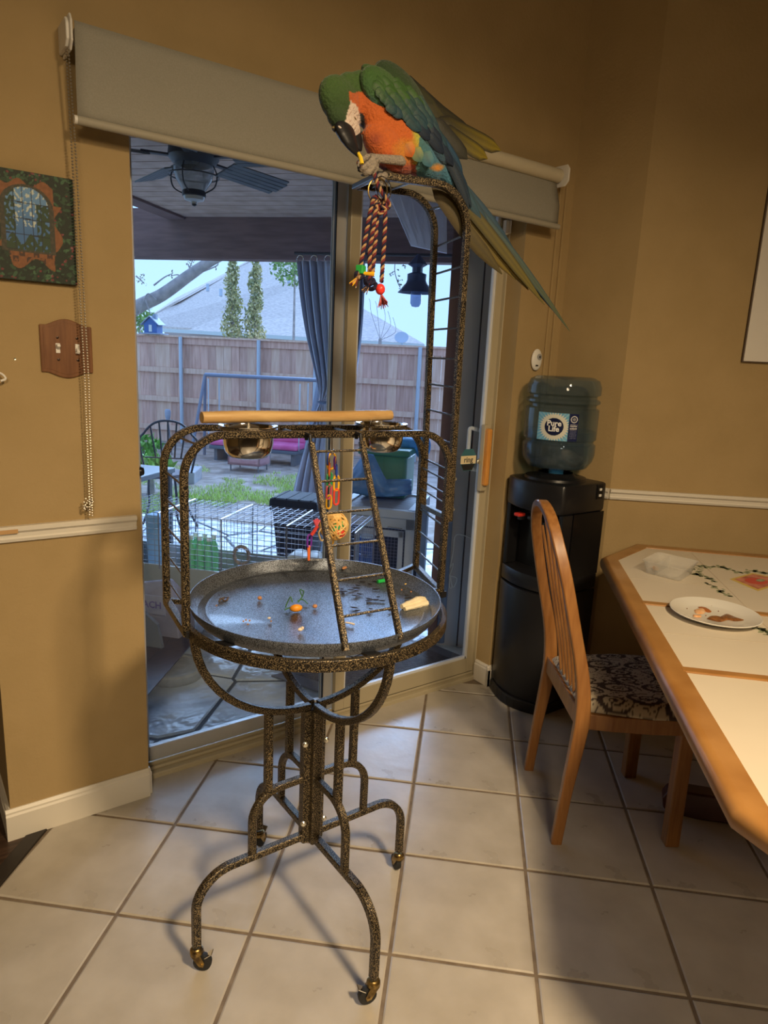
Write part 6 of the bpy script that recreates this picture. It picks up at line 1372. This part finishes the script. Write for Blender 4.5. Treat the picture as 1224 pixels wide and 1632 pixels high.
# feathers
def feather(base, tip, w, ctop, ctip, nm='feather', cup=.25, bend=0, parent=bird, dark=None, nrm=None, blunt=.5):
    b = BP(*base); t = BP(*tip); d = t-b; L = d.length; dn = d.normalized(); n = (nrm or -FW); s = dn.cross(n).normalized(); n = s.cross(dn).normalized(); W_ = w*PXM/2*(BD+(base[2]*.5+tip[2]*.5+SHR*((base[0]+tip[0])/2-605))*PXM)/BD; mb = MB(); N = 7; vs = []; cs = []; sd = (dn.cross(FW)).normalized()
    for i in range(N+1):
        q = i/N; wid = W_*min(1, (q*5+.35))*(1-max(0, (q-blunt)/(1-blunt))**2.2*.93); c = b+d*q+sd*(bend*PXM*math.sin(PI*q)); col_ = lerp3(ctop, ctip, q)
        for k_, off_ in ((-1, 0), (-.45, .75), (0, 1), (.45, .75), (1, 0)):
            vs.append(c+s*(wid*k_)+n*(wid*cup*off_)); kk = (1.0, .92, .62, .92, .8)[int((k_+1)*2+.5) if k_ in (-1, 1, 0) else (1 if k_ < 0 else 3)]
            cc = tuple(x*kk for x in col_); cs.append(dark if (dark and abs(k_) == 1) else cc)
    mb.v = vs; mb.c = cs; mb.f = [(i*5+k, i*5+k+1, (i+1)*5+k+1, (i+1)*5+k) for i in range(N) for k in range(4)]
    o = mb.build(nm, M_feather, parent, smooth=True); return o
M_feather = mat('feather_vane', (1, 1, 1), .55, attr='Col', bump=.15, bscale=500)
rb = random.Random(8)
# wing masses
def wcol(co):
    u, v, d = bproj(co); n = mnoise.noise(V((u*.12, v*.12, 0))); t = (v-(118+.62*(u-590)))/34+n*.25
    c = lerp3(GRN2, (.035, .10, .03), t*1.1) if t < 1 else lerp3((.035, .10, .05), (.02, .06, .10), (t-1)*1.3)
    k = 1+.2*mnoise.noise(V((u*.5, v*.5, 0))); return tuple(x*k for x in c)
mb = MB(); 
ell(mb, 612, 148, -26, 40, 34, 22, 38); ell(mb, 640, 170, -27, 48, 32, 19, 42); ell(mb, 668, 198, -25, 44, 25, 17, 46); ell(mb, 692, 226, -22, 36, 19, 14, 50); ell(mb, 596, 134, -18, 22, 20, 20, 30)
wing = blob('near_wing', mb, .003, M_bird, bird, wcol, 4)
# layered covert feathers, rows from leading edge backwards
rows = [([(592, 126), (606, 150), (622, 172)], 24, 17, (26, 22), 0), ([(606, 122), (622, 148), (640, 176), (652, 190)], 28, 17, (28, 26), 1), ([(624, 126), (640, 150), (656, 176), (668, 200)], 32, 17, (30, 30), 2), ([(646, 138), (660, 160), (674, 186), (684, 212)], 36, 17, (30, 38), 3), ([(662, 152), (676, 176), (688, 202), (696, 224)], 44, 16, (30, 46), 4)]
def wd_(u, v): # wing surface depth in px
    a = [(612, 148, -26, 40, 34, 22, 38), (640, 170, -27, 48, 32, 19, 42), (668, 198, -25, 44, 25, 17, 46), (692, 226, -22, 36, 19, 14, 50), (596, 134, -18, 22, 20, 20, 30)]; best = -24
    for (cu, cv, cd_, ru, rv, rd, ang) in a:
        t = math.radians(ang); du, dv_ = u-cu, v-cv; x = (du*math.cos(t)+dv_*math.sin(t))/ru; y = (-du*math.sin(t)+dv_*math.cos(t))/rv; q = 1-x*x-y*y
        if q > 0: best = min(best, cd_-rd*math.sqrt(q))
    return best
for line_, L_, w_, dirv, ri_ in rows:
    P = smoothpts([V((a, b, 0)) for a, b in line_], 3)
    for i, p in enumerate(P):
        tt = i/(len(P)-1); dx, dy = dirv; n_ = math.hypot(dx, dy); LL = L_*(.9+.25*rb.random()); u0, v0 = p.x+rb.uniform(-2, 2), p.y+rb.uniform(-2, 2); u1, v1 = u0+dx/n_*LL, v0+dy/n_*LL
        t = tt*.75+ri_*.11; c0_ = lerp3((.038, .105, .018), (.022, .065, .065), (t-.35)/.35); c1_ = lerp3(c0_, (.018, .060, .105), .35+t*.5)
        if tt < .25 and ri_ < 4: c0_ = (.032, .10, .014); c1_ = (.040, .12, .018)
        if tt > .8 and ri_ > 1: c0_ = (.010, .026, .05); c1_ = (.008, .018, .045)
        feather((u0, v0, wd_(u0, v0)-.5), (u1, v1, wd_(u1, v1)-2.4), w_, c0_, c1_, 'covert', dark=tuple(x*.5 for x in c1_))
# yellowish edge under the wing
feather((606, 176, -34), (640, 206, -36), 5, (.34, .25, .07), (.36, .27, .08), 'underwing_edge')
# secondaries and primaries
prim = [((640, 190), (700, 250), (.012, .035, .075)), ((650, 198), (712, 264), (.014, .05, .11)), ((656, 196), (722, 276), (.016, .06, .13)), ((664, 200), (732, 286), (.018, .07, .15)), ((672, 204), (742, 296), (.02, .075, .17)), ((680, 208), (748, 312), (.02, .07, .15)), ((688, 214), (752, 330), (.016, .05, .10)), ((695, 222), (748, 334), (.014, .04, .08)), ((690, 205), (738, 280), (.03, .11, .22)), ((682, 196), (726, 262), (.03, .12, .2))]
for i, (a, b, c) in enumerate(prim): c = tuple(x*.62 for x in c); feather((*a, -34+i*1.2), (*b, -16+i*1.3), 17 if i < 6 else 14, c, tuple(x*.8 for x in c), 'flight_feather', dark=tuple(x*.35 for x in c), blunt=.7, bend=4)
# far wing: dark olive feathers trailing behind
OL = (.055, .045, .012); OLD = (.022, .021, .010)
far_ = [((640, 124, 30), (704, 182, 40), 26, (.03, .04, .015), (.05, .045, .02)), ((660, 140, 34), (716, 206, 44), 26, (.045, .045, .018), OL), ((668, 150, 36), (735, 210, 46), 26, OLD, OL), ((686, 168, 38), (752, 218, 46), 26, OLD, OL), ((690, 190, 28), (745, 254, 28), 24, OLD, (.03, .03, .02)), ((704, 204, 30), (777, 253, 30), 26, OLD, (.20, .15, .008)), ((700, 190, 34), (798, 240, 34), 27, OLD, (.19, .14, .01)), ((700, 184, 42), (770, 236, 44), 24, OLD, OL), ((612, 117, 18), (672, 146, 30), 20, (.03, .05, .015), (.04, .05, .02)), ((590, 118, 10), (640, 126, 22), 16, (.03, .05, .015), (.035, .045, .02))]
for i, (a, b, w_, c0_, c1_) in enumerate(far_): feather(a, b, w_, c0_, c1_, 'far_wing_feather', dark=(.012, .012, .012), blunt=.75)
# tail
B1_ = (.035, .12, .19); tailf = [((700, 262, 6), (908, 528, 10), 13, B1_, (.12, .14, .04), 6), ((702, 268, 8), (886, 500, 12), 18, (.02, .05, .07), (.03, .06, .05), 4), ((698, 270, 2), (868, 486, 8), 19, (.12, .10, .02), (.22, .17, .02), 2), ((694, 274, 12), (842, 462, 16), 24, (.14, .10, .012), (.30, .20, .014), 0), ((690, 280, 16), (822, 446, 18), 26, (.15, .10, .012), (.26, .18, .012), -2), ((688, 284, 18), (800, 437, 20), 28, (.13, .085, .015), (.12, .09, .015), -5), ((690, 288, 20), (775, 400, 22), 26, (.12, .08, .015), (.10, .075, .015), -6), ((704, 262, 0), (790, 388, 4), 20, (.04, .13, .19), (.03, .08, .13), 5), ((700, 262, -6), (768, 352, -2), 20, (.05, .15, .2), (.03, .10, .16), 5), ((706, 266, 4), (830, 420, 8), 16, (.035, .12, .2), (.025, .07, .12), 7)]
for i, (a, b, w_, c0_, c1_, bd_) in enumerate(tailf): c0_ = tuple(x*.55 for x in c0_); c1_ = tuple(x*.55 for x in c1_); feather(a, b, w_, c0_, c1_, 'tail_feather', dark=tuple(x*.4 for x in c0_), blunt=.45, bend=bd_, cup=.18)
# breast feather tufts
for i in range(70):
    u = rb.uniform(585, 690); v = rb.uniform(185, 268)
    if v < 150+.62*(u-575)+18 or v > 266-.1*abs(u-640): continue
    dd = -34*math.sqrt(max(.05, 1-((u-632)/72)**2-((v-232)/42)**2)) if 1-((u-632)/72)**2-((v-232)/42)**2 > 0 else 999
    if dd > 100: continue
for (u, v, L_, w_, c0_, c1_) in ((650, 236, 22, 22, YEL, ORG), (664, 244, 22, 20, (.25, .24, .04), TEA), (680, 250, 24, 20, TEA, BLU)):
    feather((u-4, v-8, -33), (u+7, v+L_-8, -33), w_, c0_, c1_, 'thigh_feather', cup=.2)
# feet
M_foot = mat('grey_foot_skin', (.20, .175, .15), .7, col2=(.32, .27, .21), nscale=220, bump=.5, bscale=300)
def foot(name, chains, parent=bird):
    mb = MB()
    for ch_ in chains:
        P = [V(p) for p in ch_]; R = [p[3] for p in ch_]
        for i in range(len(ch_)-1):
            for t in np.linspace(0, 1, 6):
                a, b = ch_[i], ch_[i+1]; u, v, d, r = [a[k]+(b[k]-a[k])*t for k in range(4)]; ell(mb, u, v, d, r, r, r, 0, 10)
    return blob(name, mb, .0011, M_foot, parent, None, 3)
def V4(p): return p
def foot(name, chains, parent=bird):
    mb = MB()
    for ch_ in chains:
        for a, b in zip(ch_[:-1], ch_[1:]):
            for t in np.linspace(0, 1, 7): u, v, d, r = [a[k]+(b[k]-a[k])*t for k in range(4)]; ell(mb, u, v, d, r, r, r, 0, 10)
    return blob(name, mb, .0012, M_foot, parent, None, 3)
f1 = foot('raised_foot', [[(640, 256, -30, 7.5), (618, 254, -34, 7), (596, 252, -34, 6.5)], [(598, 252, -34, 5.5), (588, 262, -38, 4.6), (580, 268, -34, 4), (576, 272, -28, 3.2)], [(598, 255, -33, 5), (596, 266, -38, 4.4), (588, 275, -34, 3.8), (582, 278, -28, 3)], [(596, 250, -32, 5), (586, 250, -30, 4.4), (576, 256, -26, 3.6), (572, 264, -22, 3)], [(600, 256, -30, 4.8), (600, 268, -28, 4), (594, 276, -24, 3.2)]])
f2 = foot('perched_foot', [[(640, 262, 2, 8), (626, 272, 0, 6.5), (614, 279, -2, 6)], [(614, 279, -2, 5.5), (606, 281, -10, 4.6), (602, 287, -14, 4), (602, 294, -12, 3)], [(616, 279, -2, 5.5), (612, 280, -12, 4.6), (609, 287, -16, 4), (609, 295, -13, 3)], [(616, 279, 0, 5), (620, 281, 8, 4.4), (618, 289, 12, 3.6)], [(612, 278, 2, 5), (606, 281, 8, 4.4), (603, 289, 12, 3.6)]])
for fo__, cl in ((f1, [(575, 273, -27, 570, 270, -20), (581, 279, -27, 575, 279, -20), (572, 265, -21, 572, 271, -15)]), (f2, [(602, 295, -12, 604, 301, -8), (609, 296, -13, 611, 302, -9)])):
    for (a, b, c, a2, b2, c2) in cl: MB().tube([BP(a, b, c), BP((a+a2)/2-1, (b+b2)/2, (c+c2)/2-1), BP(a2, b2, c2)], [2.4*PXM, 1.8*PXM, .5*PXM], 7).build('claw', M_black, fo__, smooth=True)
# morsel held in the foot
t = MB().tube([BP(571, 244, -22), BP(575, 252, -26), BP(577, 262, -29)], [.0035, .0048, .0045], 8).build('yellow_morsel', mat('yellow_food', (.85, .58, .03), .5), None, smooth=True); top(t, 'bright yellow food stick between the beak and the raised foot', 'food')
mb = MB()
for (u, v, d, r) in ((580, 266, -22, 8), (588, 271, -20, 8), (574, 262, -20, 6)): ell(mb, u, v, d, r, r, r)
t = blob('rope_end', mb, .0015, mat('dark_rope_knot', (.045, .035, .06), .9, col2=(.28, .13, .06), nscale=130, nlo=.5, nhi=.55, bump=.8, bscale=150), None); top(t, 'dark frayed rope knot clutched in the raised foot', 'rope')
